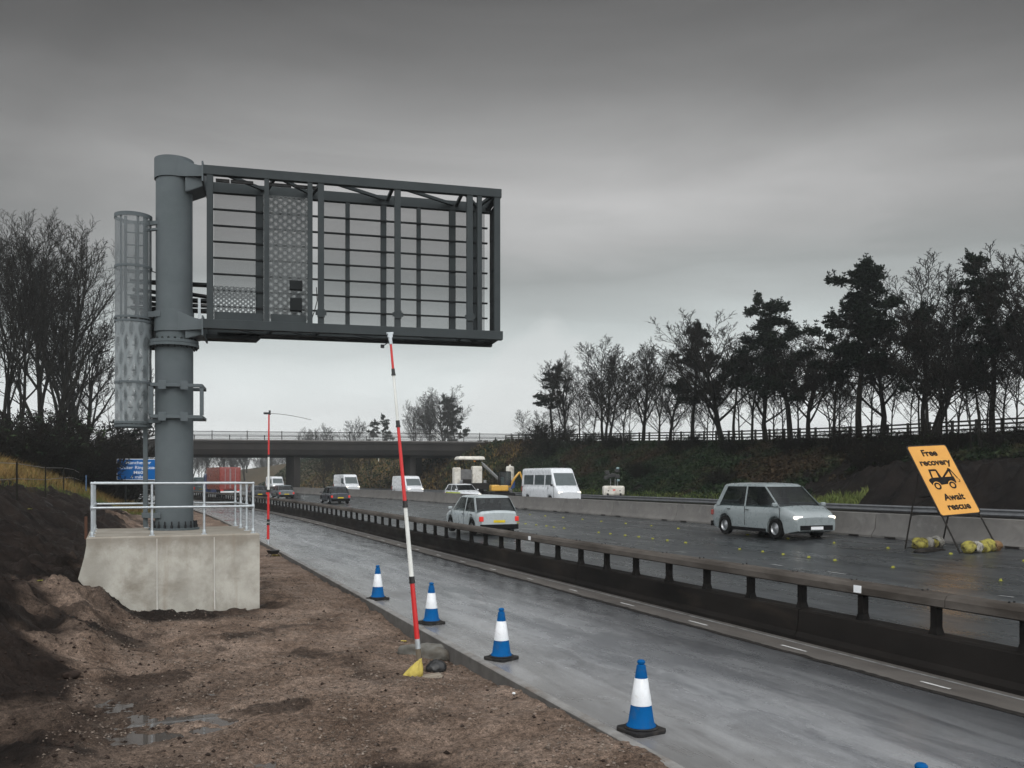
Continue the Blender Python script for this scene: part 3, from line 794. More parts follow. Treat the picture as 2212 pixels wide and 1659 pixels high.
# brackets that carry the frame
def bracket(zc0, zc1, zp0, zp1, gus, name):
    c = MB(); n = 9; rows_t = []; rows_b = []
    # shell tangent to the column, tapering to the end plate
    for i in range(n + 1):
        t = i / n; x = -.05 + t * (LX - .03 + .05)
        yw = .415 if x < .1 else .415 + (.55 - .415) * ((x - .1) / (LX - .13)) ** 1.3
        e = t * t * (3 - 2 * t)
        z0 = zc0 + (zp0 - zc0) * e; z1 = zc1 + (zp1 - zc1) * e
        rows_t.append([(x, -yw, z0), (x, -yw, z1), (x, yw, z1), (x, yw, z0), (x, -yw, z0)])
    c.grid(rows_t); m = 5
    c.f.append((0, 1, 2, 3)); c.f.append(tuple(n * m + i for i in (3, 2, 1, 0)))
    c.lathe([(.418, zc0), (.432, zc0 + .004), (.432, zc1 - .004), (.418, zc1)], 40)
    c.build(name, St, ga, 30)
    c = MB()
    for y in (-.40, .40):
        c.add([(.28, y - .012, zc0 + .02), (LX - .03, y - .012, zp0 + .02), (LX - .03, y - .012, zp0 - gus * .55), (.28, y - .012, zc0 - gus), (.28, y + .012, zc0 + .02), (LX - .03, y + .012, zp0 + .02), (LX - .03, y + .012, zp0 - gus * .55), (.28, y + .012, zc0 - gus)],
              [(0, 1, 2, 3), (7, 6, 5, 4), (0, 4, 5, 1), (1, 5, 6, 2), (2, 6, 7, 3), (3, 7, 4, 0)])
    c.bar((.3, 0, zc0 - gus), (LX - .03, 0, zp0 - gus * .55), .8, .02)
    c.build('gusset', St, ga)
    c = MB(); c.box((LX - .015, 0, (zp0 + zp1) / 2 - .04), (.035, 1.30, zp1 - zp0 + .22)); c.build('end_plate', St, ga, 0, .004)
bracket(8.02, 8.49, 8.02, 8.26, .33, 'upper_bracket')
bracket(4.52, 5.0, 4.55, 4.78, .16, 'lower_bracket')
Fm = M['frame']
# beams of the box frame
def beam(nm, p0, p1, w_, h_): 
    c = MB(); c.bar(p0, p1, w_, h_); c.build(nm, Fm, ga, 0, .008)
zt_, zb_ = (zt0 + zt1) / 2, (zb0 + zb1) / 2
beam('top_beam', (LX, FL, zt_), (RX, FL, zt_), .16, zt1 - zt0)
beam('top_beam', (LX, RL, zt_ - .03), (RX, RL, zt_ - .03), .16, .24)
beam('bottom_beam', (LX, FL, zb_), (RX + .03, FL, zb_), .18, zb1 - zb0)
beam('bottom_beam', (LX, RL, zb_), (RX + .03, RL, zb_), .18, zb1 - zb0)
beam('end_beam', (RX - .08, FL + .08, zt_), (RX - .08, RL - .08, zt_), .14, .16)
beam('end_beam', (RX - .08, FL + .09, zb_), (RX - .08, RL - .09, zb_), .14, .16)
# verticals
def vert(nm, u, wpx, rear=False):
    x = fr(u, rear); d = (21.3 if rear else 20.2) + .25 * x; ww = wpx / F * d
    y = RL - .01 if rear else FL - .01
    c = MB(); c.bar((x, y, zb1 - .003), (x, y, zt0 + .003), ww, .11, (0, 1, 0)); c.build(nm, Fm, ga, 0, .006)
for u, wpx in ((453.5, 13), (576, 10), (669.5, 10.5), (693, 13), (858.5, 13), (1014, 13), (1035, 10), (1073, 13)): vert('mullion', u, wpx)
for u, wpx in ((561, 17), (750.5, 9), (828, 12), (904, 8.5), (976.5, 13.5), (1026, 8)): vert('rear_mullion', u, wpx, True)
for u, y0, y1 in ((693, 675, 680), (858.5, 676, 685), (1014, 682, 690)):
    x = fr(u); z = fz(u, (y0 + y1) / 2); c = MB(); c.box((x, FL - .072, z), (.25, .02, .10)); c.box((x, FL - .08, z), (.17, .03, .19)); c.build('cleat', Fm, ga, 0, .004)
    for zz in (.22, .30 + 2.2):
        pass
# louvre bars, plan bracing
zl = [9.10 - GZ - .385 * i for i in range(7)]
for z in zl:
    c = MB(); c.bar((LX + .12, RL - .07, z), (RX - .10, RL - .07, z), .07, .035); c.build('louvre_bar', M['steel_dark'], ga)
xa = [fr(u) for u in (460, 576, 680, 858.5, 1014, 1076)]
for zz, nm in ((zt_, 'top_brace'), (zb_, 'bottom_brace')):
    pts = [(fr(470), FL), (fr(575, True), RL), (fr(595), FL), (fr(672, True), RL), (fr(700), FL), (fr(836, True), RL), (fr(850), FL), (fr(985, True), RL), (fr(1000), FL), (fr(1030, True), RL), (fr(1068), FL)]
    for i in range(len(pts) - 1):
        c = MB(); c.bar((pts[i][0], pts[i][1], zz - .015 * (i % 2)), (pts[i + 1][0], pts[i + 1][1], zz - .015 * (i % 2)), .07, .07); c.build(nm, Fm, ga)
# deep walkway tray under the left bays
c = MB(); x0, x1 = fr(432, True), fr(553, True)
c.hexa([(x0, RL - .42, zb0 - .10), (x1, RL - .42, zb0 - .10), (x1, RL + .10, zb0 - .10), (x0, RL + .10, zb0 - .10)], [(x0, RL - .42, zb0 - .004), (x1 + .1, RL - .42, zb0 - .004), (x1 + .1, RL + .10, zb0 - .004), (x0, RL + .10, zb0 - .004)]); c.build('walkway_tray', M['steel_dark'], ga)
c = MB(); c.box(((LX + RX) / 2 + .1, RL - .30, zb0 + .03), (RX - LX - .3, .40, .02)); c.build('walkway_floor', M['steel_dark'], ga)
# side cladding of the outer end, in boards
for i in range(8):
    z1 = (zl[i - 1] if i else zt0 - .02); z0 = (zl[i] if i < 7 else zb1 + .02)
    c = MB(); c.box((RX - .03, .03, (z0 + z1) / 2), (.02 + .006 * (i % 2), RL - FL - .22, abs(z1 - z0) - .012)); c.build('end_board', M['steel_dark'], ga)
# sheets behind the bays
def sheet(nm, x0, x1, z0, z1, y, mat):
    c = MB(); c.box(((x0 + x1) / 2, y, (z0 + z1) / 2), (x1 - x0, .003, z1 - z0)); return c.build(nm, mat, ga)
sheet('wire_mesh_screen', LX + .14, fr(552, True), zl[6] + .22, zt0 - .05, RL + .065, M['mesh_fine'])
sheet('wire_mesh_screen', fr(700, True) - .12, RX - .14, zb1, zt0 - .05, RL + .065, M['mesh_fine'])
sheet('punched_panel', fr(569, True), fr(668, True), zb1 + .05, zt0 - .05, RL - .17, M['perf_big'])
sheet('punched_panel', LX + .14, fr(552, True), zb1 + .05, fz(500, 622, True), RL - .17, M['perf_small'])
c = MB(); c.box((fr(640), .1, zb1 + .55), (.28, .2, .3)); c.box((fr(640), .05, zb1 + 1.0), (.3, .16, .22)); c.build('equipment_box', M['steel_dark'], ga, 0, .01)
c = MB(); c.path([(fr(684), -.35, zb1 + .9), (fr(686), -.32, zb1 + .6), (fr(680), -.3, zb1 + .35), (fr(672), -.25, zb1 + .1)], .012, 6); c.build('cable', M['black'], ga, 60)
for u, w_ in ((480, .3), (522, .5), (605, .5), (660, .5)):
    c = MB(); c.box((fr(u), FL + .14, zt0 - .06), (w_, .08, .06)); c.build('cable_gland', M['black'], ga)
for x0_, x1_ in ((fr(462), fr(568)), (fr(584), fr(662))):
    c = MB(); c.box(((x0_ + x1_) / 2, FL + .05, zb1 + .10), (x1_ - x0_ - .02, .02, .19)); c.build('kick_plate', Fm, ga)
# cable tray from the ladder to the frame, behind the column
for z in (6.72 - GZ + .35, 6.72 - GZ):
    pass
tz = H + (V0 - 612) / F * 21 - GZ
for dz in (0, -.38, -.62, -.85):
    c = MB(); c.bar((-1.0, .47, tz + dz), (LX + .1, .47, tz + dz), .30, .06 if dz else .05); c.build('tray_rail', M['steel_dark'], ga)
c = MB()
for i in range(4): c.path([(-.95, .40 + .03 * i, tz - .2 - .14 * i), (-.3, .43, tz - .25 - .14 * i), (.2, .43, tz - .23 - .14 * i), (LX + .1, .40, tz - .3 - .1 * i)], .05, 6)
c.build('cable_bundle', M['black'], ga, 60)
c = MB(); c.box((-.62, .40, tz - 1.15), (.30, .34, .85)); c.build('junction_box', M['steel_dark'], ga, 0, .01)
c = MB(); c.path([(-.9, .35, tz + .05), (-.75, .33, tz + .2), (-.6, .33, tz + .25), (-.42, .33, tz + .2)], .012, 6); c.build('cable', M['black'], ga, 60)
for x in (-.56, .52):
    c = MB(); c.bar((x, .30, tz - 1.2), (x, .30, tz - .35), .06, .03, (0, 1, 0)); c.build('chain_bracket', M['galv'], ga)

# ladder with safety cage
CX_, CYc, CR = -.88, .02, .398
def lz(y): return H + (V0 - y) / F * 20.4 - GZ
ztop, zbot = lz(470), lz(917)
def hoop(zv, hgt, nm='cage_hoop'):
    c = MB(); n = 28; rows = []
    for i in range(n + 1):
        a = 2 * math.pi * i / n
        rows.append([(CX_ + CR * math.cos(a) * s_, CYc + CR * math.sin(a) * s_, zv + dz) for s_, dz in ((1.0, -hgt / 2), (1.02, -hgt / 2), (1.02, hgt / 2), (1.0, hgt / 2), (1.0, -hgt / 2))])
    c.grid(rows); return c.build(nm, St, ga, 40)
for y, hp in ((471, .09), (580, .055), (689, .05), (697, .05), (828, .05), (914, .055), (921, .05)): hoop(lz(y), hp)
for a in (-124, -67, -12, 90):
    x, y = CX_ + (CR - .02) * math.cos(R(a)), CYc + (CR - .02) * math.sin(R(a))
    c = MB(); c.bar((x, y, zbot), (x, y, ztop), .055 if a not in (-20,) else .075, .012, (math.cos(R(a)), math.sin(R(a)), 0)); c.build('cage_strap', St, ga)
def cyl_sheet(nm, z0, z1, r_, mat, a0=0, a1=360):
    c = MB(); n = 40; rows = []
    for i in range(n + 1):
        a = R(a0 + (a1 - a0) * i / n); rows.append([(CX_ + r_ * math.cos(a), CYc + r_ * math.sin(a), z0), (CX_ + r_ * math.cos(a), CYc + r_ * math.sin(a), z1)])
    c.grid(rows); return c.build(nm, mat, ga, 60)
cyl_sheet('cage_mesh', lz(692), lz(473), CR - .008, M['cage_upper'])
cyl_sheet('cage_punched_sheet', zbot, lz(700), CR - .008, M['cage_lower'])
cyl_sheet('cage_solid_band', lz(722), lz(700), CR - .016, St)
for x in (-.62, -1.04):
    c = MB(); zend = .06 if x > -1 else zbot - .05
    c.bar((x, .0, zend), (x, .0, ztop + .02), .10 if x > -1 else .06, .05, (0, 1, 0)); c.build('ladder_stile', St, ga, 0, .005)
for i in range(18):
    z = zbot + .1 + i * .285
    if z < ztop - .1:
        c = MB(); c.tube((-1.04, .0, z), (-.62, .0, z), .016, n=8); c.build('rung', St, ga, 40)
for y in (483, 497):
    c = MB(); c.bar((-.62, .0, lz(y)), (-.30, -.2, lz(y)), .07, .05 if y > 490 else .09); c.build('ladder_arm', St, ga)
for y, hh in ((681, .13), (910, .10), (1113, .12)):
    c = MB(); c.bar((-.68, -.04, lz(y)), (-.25, -.34, lz(y)), .05, hh); c.build('ladder_arm', St, ga, 0, .004)

# ================================================================== MARKER POLES
def marker_pole(name, label, base, top, cuts, r0, r1):
    """cuts: (fraction from the bottom, colour) of each section"""
    t = thing(name, label, 'height pole', base)
    B = Vector((0, 0, 0)); T = Vector(top) - Vector(base)
    for (a, b_, colr) in cuts:
        pa, pb = T * a, T * b_; ra, rb = r0 + (r1 - r0) * a, r0 + (r1 - r0) * b_
        m = MB(); m.tube(pa, pb, ra, rb, 14)
        m.build({'red': 'red_section', 'white': 'white_section', 'timber': 'timber_stake', 'galv': 'steel_socket'}[colr], M[colr], t, 50)
    for i in range(len(cuts) - 1):
        if cuts[i][2] in ('red', 'white') and cuts[i + 1][2] in ('red', 'white'):
            a = cuts[i][1]; d = T.normalized(); rr = r0 + (r1 - r0) * a + .007
            m = MB(); m.tube(T * a - d * .045, T * a + d * .045, rr, rr, 14); m.tube(T * a - d * .055, T * a - d * .03, rr + .006, rr + .006, 14); m.build('joint_collar', M['black'], t, 50)
    return t, T
B1 = G(908, 1455, -.16); d1 = F * (H + .16) / (1455 - V0)
T1 = W(844, 741, d1 + .2)
def fy(y): return (1455 - y) / (1455 - 741)
pole, TT = marker_pole('height_pole', 'tall leaning red and white sectioned pole propped in sandbags on the verge', B1, T1,
    [(0, fy(1402), 'timber'), (fy(1402), fy(1381), 'galv'), (fy(1381), fy(1254), 'red'), (fy(1254), fy(1091), 'white'), (fy(1091), fy(917), 'red'), (fy(917), fy(804), 'white'), (fy(804), 1.0, 'red')], .040, .017)
m = MB(); d = TT.normalized()
m.tube(TT - d * .02, TT + d * .10, .024, .030, 10); m.box(TT + d * .12, (.07, .05, .07)); m.tube(TT + d * .14 + Vector((-.05, 0, 0)), TT + d * .14 + Vector((.05, 0, .01)), .018, n=8)
m.tube(TT + d * .09, TT + d * .09 + Vector((.02, 0, -.10)), .026, .02, 8)
m.build('clamp_head', M['galv'], pole, 40)
m = MB(); m.tube(TT + d * .03, TT + Vector((-.115, .0, -.05)), .008, n=6); m.box(TT + Vector((-.125, 0, -.055)), (.05, .03, .05)); m.build('locking_handle', M['bolt'], pole, 40)
d2 = 36.0; B2 = W(579, 1183, d2); B2.z = -.10; T2 = W(581, 893, d2)
def fy2(y): return (1183 - y) / (1183 - 893)
pole2, TT2 = marker_pole('height_pole', 'upright thin red and white pole beyond the concrete block with a drooping wire', B2, T2,
    [(0, fy2(1176), 'timber'), (fy2(1176), fy2(1165), 'galv'), (fy2(1165), fy2(1131), 'red'), (fy2(1131), fy2(1124), 'white'), (fy2(1124), fy2(1060), 'red'), (fy2(1060), fy2(984), 'white'), (fy2(984), 1, 'red')], .055, .03)
# photograph: white lies between two red lengths
for ch in list(pole2.children):
    pass
m = MB(); m.box(TT2 + Vector((-.08, 0, .0)), (.26, .06, .08)); m.tube(TT2 + Vector((.03, 0, -.06)), TT2 + Vector((.03, 0, .12)), .04, n=8); m.build('clamp_head', M['black'], pole2)
m = MB(); pts = []
for i in range(13):
    a = i / 12; p = W(582 + 90 * a, 893 + 14 * a ** 1.6, d2 + 3 * a) - B2; pts.append(p)
m.path(pts, .011, 5); m.build('trailing_wire', M['wire'], pole2, 60)

def bag(name, label, loc, size, mat, rz=0, seed=1, peak=None, group=None):
    rng = np.random.RandomState(seed); V = []; Fq = []
    nu, nv = 40, 24
    for j in range(nv + 1):
        ph = -math.pi / 2 + math.pi * j / nv
        for i in range(nu):
            th = 2 * math.pi * i / nu
            x, y, z = math.cos(ph) * math.cos(th), math.cos(ph) * math.sin(th), math.sin(ph)
            V.append((x, y, z))
    V = np.array(V); n = fbm(V[:, 0] + V[:, 2] * .7 + seed, V[:, 1] - V[:, 2] * .4, .55, 4, seed)
    rr = 1 + .12 * n
    x, y, z = V[:, 0] * rr, V[:, 1] * rr, V[:, 2] * rr
    z = np.where(z < -.35, -.35 + (z + .35) * .15, z)
    z = z + .448
    if peak:
        px, pz, k = peak
        g = np.clip(z / 1.4, 0, 1) ** 1.6; x = x * (1 - .72 * g) + px * g; y = y * (1 - .6 * g); z = z * (1 + pz * g)
    V = np.stack([x * size[0], y * size[1], z * size[2]], 1)
    Q = [(j * nu + i, j * nu + (i + 1) % nu, (j + 1) * nu + (i + 1) % nu, (j + 1) * nu + i) for j in range(nv) for i in range(nu)]
    o = link(name, np_mesh(name, V, np.array(Q), mat)); o.location = loc; o.rotation_euler = (0, 0, rz)
    prop(o, label, 'sandbag', group); return o
bp_ = G(893, 1463, -.15)
bag('sandbag', 'pale yellow peaked sandbag leaning on the foot of the tall leaning pole', (bp_.x, bp_.y, -.145), (.15, .11, .15), M['yellow_bag'], -YAW, 3, (.75, .25, 1))
bp_ = G(942, 1452, -.15)
bag('sandbag', 'round black sandbag to the right of the leaning pole foot', (bp_.x, bp_.y, -.15), (.148, .13, .125), M['black'], -YAW, 8)
bp_ = G(905, 1466, -.15)
bd = MB(); bd.box((0, 0, 0), (.62, .30, .022), Matrix.Rotation(R(-4), 3, 'Y')); o = bd.build('ply_board', M['board'], None, 0, .003, (bp_.x + .02, bp_.y, -.145)); o.rotation_euler = (0, 0, -YAW + .32)
prop(o, 'small muddy plywood board under the yellow sandbag and pole foot', 'board')
def lump(name, label, cat, loc, size, mat, seed, rz=0, group=None):
    V = []; nu, nv = 28, 16
    for j in range(nv + 1):
        ph = -math.pi / 2 + math.pi * j / nv
        for i in range(nu):
            th = 2 * math.pi * i / nu; V.append((math.cos(ph) * math.cos(th), math.cos(ph) * math.sin(th), math.sin(ph)))
    V = np.array(V); rr = 1 + .22 * fbm(V[:, 0] * 1.3 + seed, V[:, 1] * 1.3 + V[:, 2], .9, 4, seed)
    V = V * rr[:, None] * np.array(size)
    Q = np.array([(j * nu + i, j * nu + (i + 1) % nu, (j + 1) * nu + (i + 1) % nu, (j + 1) * nu + i) for j in range(nv) for i in range(nu)])
    o = link(name, np_mesh(name, V, Q, mat)); o.location = loc; o.rotation_euler = (0, 0, rz); prop(o, label, cat, group); return o
p = G(925, 1412, -.15); lump('concrete_spill', 'grey lump of spilt concrete against the kerb behind the black sandbag', 'rubble', (p.x + .05, p.y + .1, -.20), (.52, .30, .19), M['rock'], 4, -.9)
p = G(885, 1405, -.15); lump('concrete_spill', 'smaller grey lump of spilt concrete left of the leaning pole', 'rubble', (p.x + .12, p.y, -.2), (.26, .2, .15), M['rock'], 9, .3)

def hit(u, y):
    d = 5.0
    while d < 80:
        p = W(u, y, d)
        if p.z <= float(left_h(p.x - float(curve(p.y)), p.y)): return p
        d += .05
    return p
def scrap(name, label, u, y, z, size, mat, seed, cat='litter'):
    rng = random.Random(seed); p = hit(u, y); n = 5; z = p.z
    mb = MB(); rows = [[(size * (i / n - .5) * 1.4, size * (j / n - .5), size * .28 * rng.random() + .008) for i in range(n + 1)] for j in range(n + 1)]
    mb.grid(rows); o = mb.build(name, mat, None, 0, 0, (p.x, p.y, z + .004)); o.rotation_euler = (0, 0, rng.random() * 3)
    sm = o.modifiers.new('thick', 'SOLIDIFY'); sm.thickness = .003
    prop(o, label, cat)
scrap('paper_scrap', 'crumpled white paper scrap on the earth left of the leaning pole', 880, 1408, -.13, .11, M['sign_white'], 2)
scrap('yellow_wrapper', 'small yellow wrapper lying on the earth above the white paper', 872, 1387, -.13, .07, M['yellow_bag'], 3)
scrap('yellow_scrap', 'yellow scrap on dark soil above the left end of the block', 64, 1101, 2.30, .10, M['stud'], 5)
scrap('yellow_scrap', 'yellow scrap on dark soil level with the top of the block', 86, 1256, 1.02, .06, M['stud'], 6)
scrap('yellow_scrap', 'yellow plastic scrap at the kerb behind the concrete block', 596, 1201, -.1, .2, M['yellow_bag'], 7)
for i, (u, y, lab) in enumerate(((1258, 1733, 'white pebble on the earth nearest the kerb corner'), (1140, 1500, 'white pebble on the earth between two cones'), (1110, 1505, 'white pebble beside a muddy patch right of the black bag'))):
    p = G(u, y, -.1); lump('pebble', lab, 'stone', (p.x, p.y, float(left_h(p.x, p.y)) + .012), (.022, .018, .014), M['sign_white'], 20 + i)

# barrow-like tray and sandbag that weigh down the far pole
p = W(590, 1204, 32.0); bt = thing('mixing_tray', 'dark tray on crossed legs at the foot of the far red and white pole', 'tray', (p.x, p.y, -.1), .4)
m = MB(); m.hexa([(-.12, -.12, .08), (.12, -.12, .08), (.12, .12, .08), (-.12, .12, .08)], [(-.19, -.17, .22), (.19, -.17, .22), (.19, .17, .22), (-.19, .17, .22)]); m.build('tray', M['black'], bt, 0, .02)
for sx in (-1, 1):
    for sy in (-1, 1):
        m = MB(); m.tube((sx * .1, sy * .1, .10), (sx * .2, sy * .16, 0), .012, n=6); m.build('leg', M['bolt'], bt)

# ================================================================== TEMPORARY SIGN
ov = Vector((1.0, 0.0, 0.0)); lean = Vector((0, 1.0, 0))
dS = 24.6; BL = W(2034, 1115, dS)
up_v = Vector((0, 1.15, 2.03)); PH = up_v.length; up_v.normalize(); PW = 1.60
nrm = ov.cross(up_v)          # towards the viewer side
rotm = Matrix((ov, up_v, nrm)).transposed().to_4x4()
Rroll = Matrix.Rotation(R(3.2), 4, 'Z')
ts = thing('temporary_sign', 'orange temporary Free recovery Await rescue sign on a black metal frame', 'road sign', (0, 0, 0))
Mx = Matrix.Translation(BL) @ rotm @ Rroll @ Matrix.Scale(.965, 4)
ts.matrix_world = Mx
def rrect(w, h, r, n=6):
    pts = []
    for cx, cy, a0 in ((w - r, r, -90), (w - r, h - r, 0), (r, h - r, 90), (r, r, 180)):
        for i in range(n + 1):
            a = R(a0 + 90 * i / n); pts.append((cx + r * math.cos(a), cy + r * math.sin(a)))
    return pts
m = MB(); m.prism([(x - .025, y - .025) for x, y in rrect(PW + .05, PH + .05, .11)], .03, Matrix.Translation((0, 0, -.035))); m.build('backing_frame', M['sign_frame'], ts)
m = MB(); m.prism([(x + .02, y + .02) for x, y in rrect(PW - .04, PH - .04, .08)], .004, Matrix.Translation((0, 0, -.0045))); m.build('sign_face', M['sign_orange'], ts)
def text(name, body, size, loc, mat, parent, bold=.012, align='CENTER', sx=1.0, thick=.002):
    cu = bpy.data.curves.new(name, 'FONT'); cu.body = body; cu.size = size; cu.align_x = align; cu.extrude = thick; cu.offset = bold; cu.resolution_u = 4
    tmp = bpy.data.objects.new(name, cu); COL.objects.link(tmp)
    dg = bpy.context.evaluated_depsgraph_get(); me = bpy.data.meshes.new_from_object(tmp.evaluated_get(dg))
    bpy.data.objects.remove(tmp)
    me.materials.clear(); me.materials.append(mat)
    o = link(name, me, parent); o.location = loc; o.scale = (sx, 1, 1); return o
cx = PW * .5
text('lettering', 'Free', .30, (cx - .04, PH - .36, .003), M['sign_black'], ts, .010, sx=1.14)
text('lettering', 'recovery', .30, (cx, PH - .68, .003), M['sign_black'], ts, .010, sx=1.14)
text('lettering', 'Await', .30, (cx + .06, .48, .003), M['sign_black'], ts, .010, sx=1.14)
text('lettering', 'rescue', .30, (cx + .06, .17, .003), M['sign_black'], ts, .010, sx=1.14)
# tow truck pictogram
pt = MB(); TM = Matrix.Translation((cx - .60, .88, .0006)) @ Matrix.Diagonal((1.0, .90, 1, 1))
def pp(poly): pt.prism(poly, .003, TM)
pp([(.0, .30), (.05, .36), (.17, .40), (1.06, .40), (1.06, .20), (1.0, .12), (.92, .12), (.90, .2), (.78, .22), (.70, .14), (.40, .12), (.34, .2), (.22, .22), (.13, .12), (.06, .14), (.02, .24)])
pp([(.155, .402), (.215, .402), (.25, .64), (.45, .64), (.45, .71), (.185, .71)])
pp([(.45, .70), (.45, .402), (.56, .402), (.50, .70)])
pp([(.60, .402), (.70, .402), (1.01, .63), (.98, .70)])
pp([(.97, .402), (1.03, .402), (1.045, .71), (.965, .73)])
pp([(1.01, .71), (1.06, .69), (1.205, .34), (1.16, .33)])
pp([(1.165, .33), (1.19, .33), (1.24, .27), (1.24, .21), (1.20, .18), (1.15, .20), (1.15, .22), (1.19, .21), (1.215, .23), (1.21, .27)])
for wx in (.24, .85):
    ro, ri, rh = .135, .075, .028; n = 28
    rows = [[(wx + r_ * math.cos(2 * math.pi * i / n), .085 + r_ * math.sin(2 * math.pi * i / n), .0046) for r_ in (ro, ri)] for i in range(n + 1)]
    pt.grid([[TM @ Vector(q) for q in r_] for r_ in rows])
pt.build('tow_truck_symbol', M['sign_black'], ts)
n = 28
for wx in (.24, .85):
    m = MB(); rows = [[(TM @ Vector((wx + r_ * math.cos(2 * math.pi * i / n), .085 + r_ * math.sin(2 * math.pi * i / n), .0041))) for r_ in (.165, .135)] for i in range(n + 1)]
    m.grid(rows); m.build('wheel_gap', M['sign_orange'], ts)
inv = Mx.inverted()
def gnd(X, S): return Vector((X, S, zc(min(X, 22.3)) + .01))
def loc_(v): return inv @ v
wBL = Mx @ Vector((.06, 0, -.03)); wBR = Mx @ Vector((PW - .06, 0, -.03)); upw = (Mx.to_3x3() @ Vector((0, 1, 0))).normalized()
feet = []
for wb in (wBL, wBR):
    kf = (wb.z - zc(21.5)) / upw.z; ft = wb - upw * kf; ft.z = gnd(ft.x, ft.y).z; feet.append(ft)
    m = MB(); m.tube(loc_(wb + upw * .3), loc_(ft), .024, n=8); m.build('front_leg', M['sign_frame'], ts)
rear = [f + Vector((-.15, 1.75, 0)) for f in feet]
for f in rear: f.z = gnd(f.x, f.y).z
hin = [Mx @ Vector((-.0, PH * .62, -.05)), Mx @ Vector((PW - .0, PH * .62, -.05))]
for h_, f in zip(hin, rear):
    m = MB(); m.tube(loc_(h_), loc_(f), .024, n=8); m.build('rear_leg', M['sign_frame'], ts)
for a in (.32, .55):
    m = MB(); m.tube(loc_(hin[0].lerp(rear[0], a)), loc_(hin[1].lerp(rear[1], a)), .02, n=6); m.build('cross_bar', M['sign_frame'], ts)
for pair in (feet, rear):
    m = MB(); m.tube(loc_(pair[0] + Vector((0, 0, .02))), loc_(pair[1] + Vector((0, 0, .02))), .015, n=6); m.build('ground_bar', M['sign_frame'], ts)
def roll_bag(label, a, b_, seed):
    mid = (a + b_) / 2; L = (b_ - a).length; ang = math.atan2((b_ - a).y, (b_ - a).x)
    t = thing('sandbag_roll', label, 'sandbag', (mid.x, mid.y, min(a.z, b_.z)), ang)
    cuts = [-.5, -.28, -.12, .08, .26, .5]; mats = ['bag_olive', 'bag_white', 'bag_olive', 'bag_olive', 'bag_brown'] if seed != 2 else ['bag_olive', 'bag_olive', 'bag_white', 'bag_olive', 'bag_white']
    nms = {'bag_olive': 'yellow_wrap', 'bag_white': 'white_wrap', 'bag_brown': 'brown_wrap'}
    for i in range(5):
        nx, na = 8, 20; x0, x1 = cuts[i] * L, cuts[i + 1] * L; rows = []
        for ix in range(nx + 1):
            x = x0 + (x1 - x0) * ix / nx; row = []
            for ia in range(na + 1):
                an = 2 * math.pi * (ia % na) / na
                nn = float(fbm(np.array([x * 4 + seed * 9 + math.cos(an) * .6]), np.array([math.sin(an) * .9 + 4]), .6, 3, seed + i)[0])
                e = (1 - .22 * abs(2 * ix / nx - 1) ** 4) * max(.03, 1 - abs(2 * x / L) ** 12) ** .5
                rr = (.165 + .055 * nn) * e
                row.append((x, rr * math.cos(an) * 1.15, max(0.0, .15 + rr * math.sin(an))))
            rows.append(row)
        q = MB(); q.grid(rows); q.build(nms[mats[i]], M[mats[i]], t, 180)
roll_bag('yellow and white sandbag roll across the front feet of the orange sign', feet[0] + Vector((0, -.12, 0)), feet[1] + Vector((.02, -.05, 0)), 1)
roll_bag('yellow and white sandbag roll on the rear feet of the orange sign', rear[0] + Vector((.1, -.25, 0)), rear[0] + Vector((1.15, -.2, 0)), 2)
m_ = lump('dirt_heap', 'dark clump of dirt between the two sandbag rolls under the orange sign', 'dirt', (feet[0].x - .1, feet[0].y + .9, zc(21.0) - .02), (.5, .22, .10), M['joint'], 3)

# ================================================================== MOTORWAY DIRECTION SIGN
dB = 70.0; pB = W(299, 1037, dB)
bs = thing('direction_sign', 'blue motorway sign reading Manchester Outer Ring Road M60 4 miles behind the grey column', 'road sign', (pB.x, pB.y, 0), -R(12))
zb = pB.z; bw, bh = 3.18, 1.66
m = MB(); m.prism([(x - bw / 2, y) for x, y in rrect(bw, bh, .10)], .05, Matrix.Translation((0, 0, zb)) @ Matrix.Rotation(R(90), 4, 'X')); m.build('sign_border', M['sign_white'], bs)
m = MB(); m.prism([(x - bw / 2 + .045, y + .045) for x, y in rrect(bw - .09, bh - .09, .08)], .004, Matrix.Translation((0, -.0505, zb)) @ Matrix.Rotation(R(90), 4, 'X')); m.build('sign_face', M['sign_blue'], bs)
for body, yy in (('Manchester', 1.25), ('Outer Ring Road', .87), ('M60', .48), ('4 miles', .13)):
    o = text('lettering', body, .345, (0, -.057, zb + yy), M['sign_white'], bs, .003, sx=1.16); o.rotation_euler = (R(90), 0, 0)
for x in (-.95, .95):
    m = MB(); m.tube((x, .05, -.2), (x, .05, zb + bh - .1), .06, n=10); m.build('post', M['steel_dark'], bs, 50)

# ================================================================== BRIDGE
dBr = 118.0
oB = W(632, V0, dBr); brz = YAW  # placeholder
ang = R(11) - YAW
br = thing('road_bridge', 'dark concrete road bridge crossing the motorway with a mesh parapet', 'bridge', (oB.x, oB.y, 0), ang)
def bx(u): 
    k_ = (u - U0) / F; x0 = (632 - U0) / F * dBr
    t = (dBr * k_ - x0) / (math.cos(R(11)) - k_ * math.sin(R(11))); return t
def bz(u, y): 
    return H + (V0 - y) / F * (dBr + bx(u) * math.sin(R(11)))
x0, x1 = bx(205), bx(1180)
zs, zt2 = 5.62, 7.62
m = MB(); prof = [(0, zt2), (0, zt2 - .28), (.12, zt2 - .30), (.16, zt2 - 1.1), (.5, zt2 - 1.75), (1.2, zs), (9.4, zs), (10.4, zt2 - 1.6), (10.6, zt2)]
m.grid([[(x, y, z) for y, z in prof + prof[:1]] for x in (x0, x1)]); n = len(prof) + 1; m.f.append(tuple(range(n - 1))); m.f.append(tuple(reversed(range(n, 2 * n - 1))))
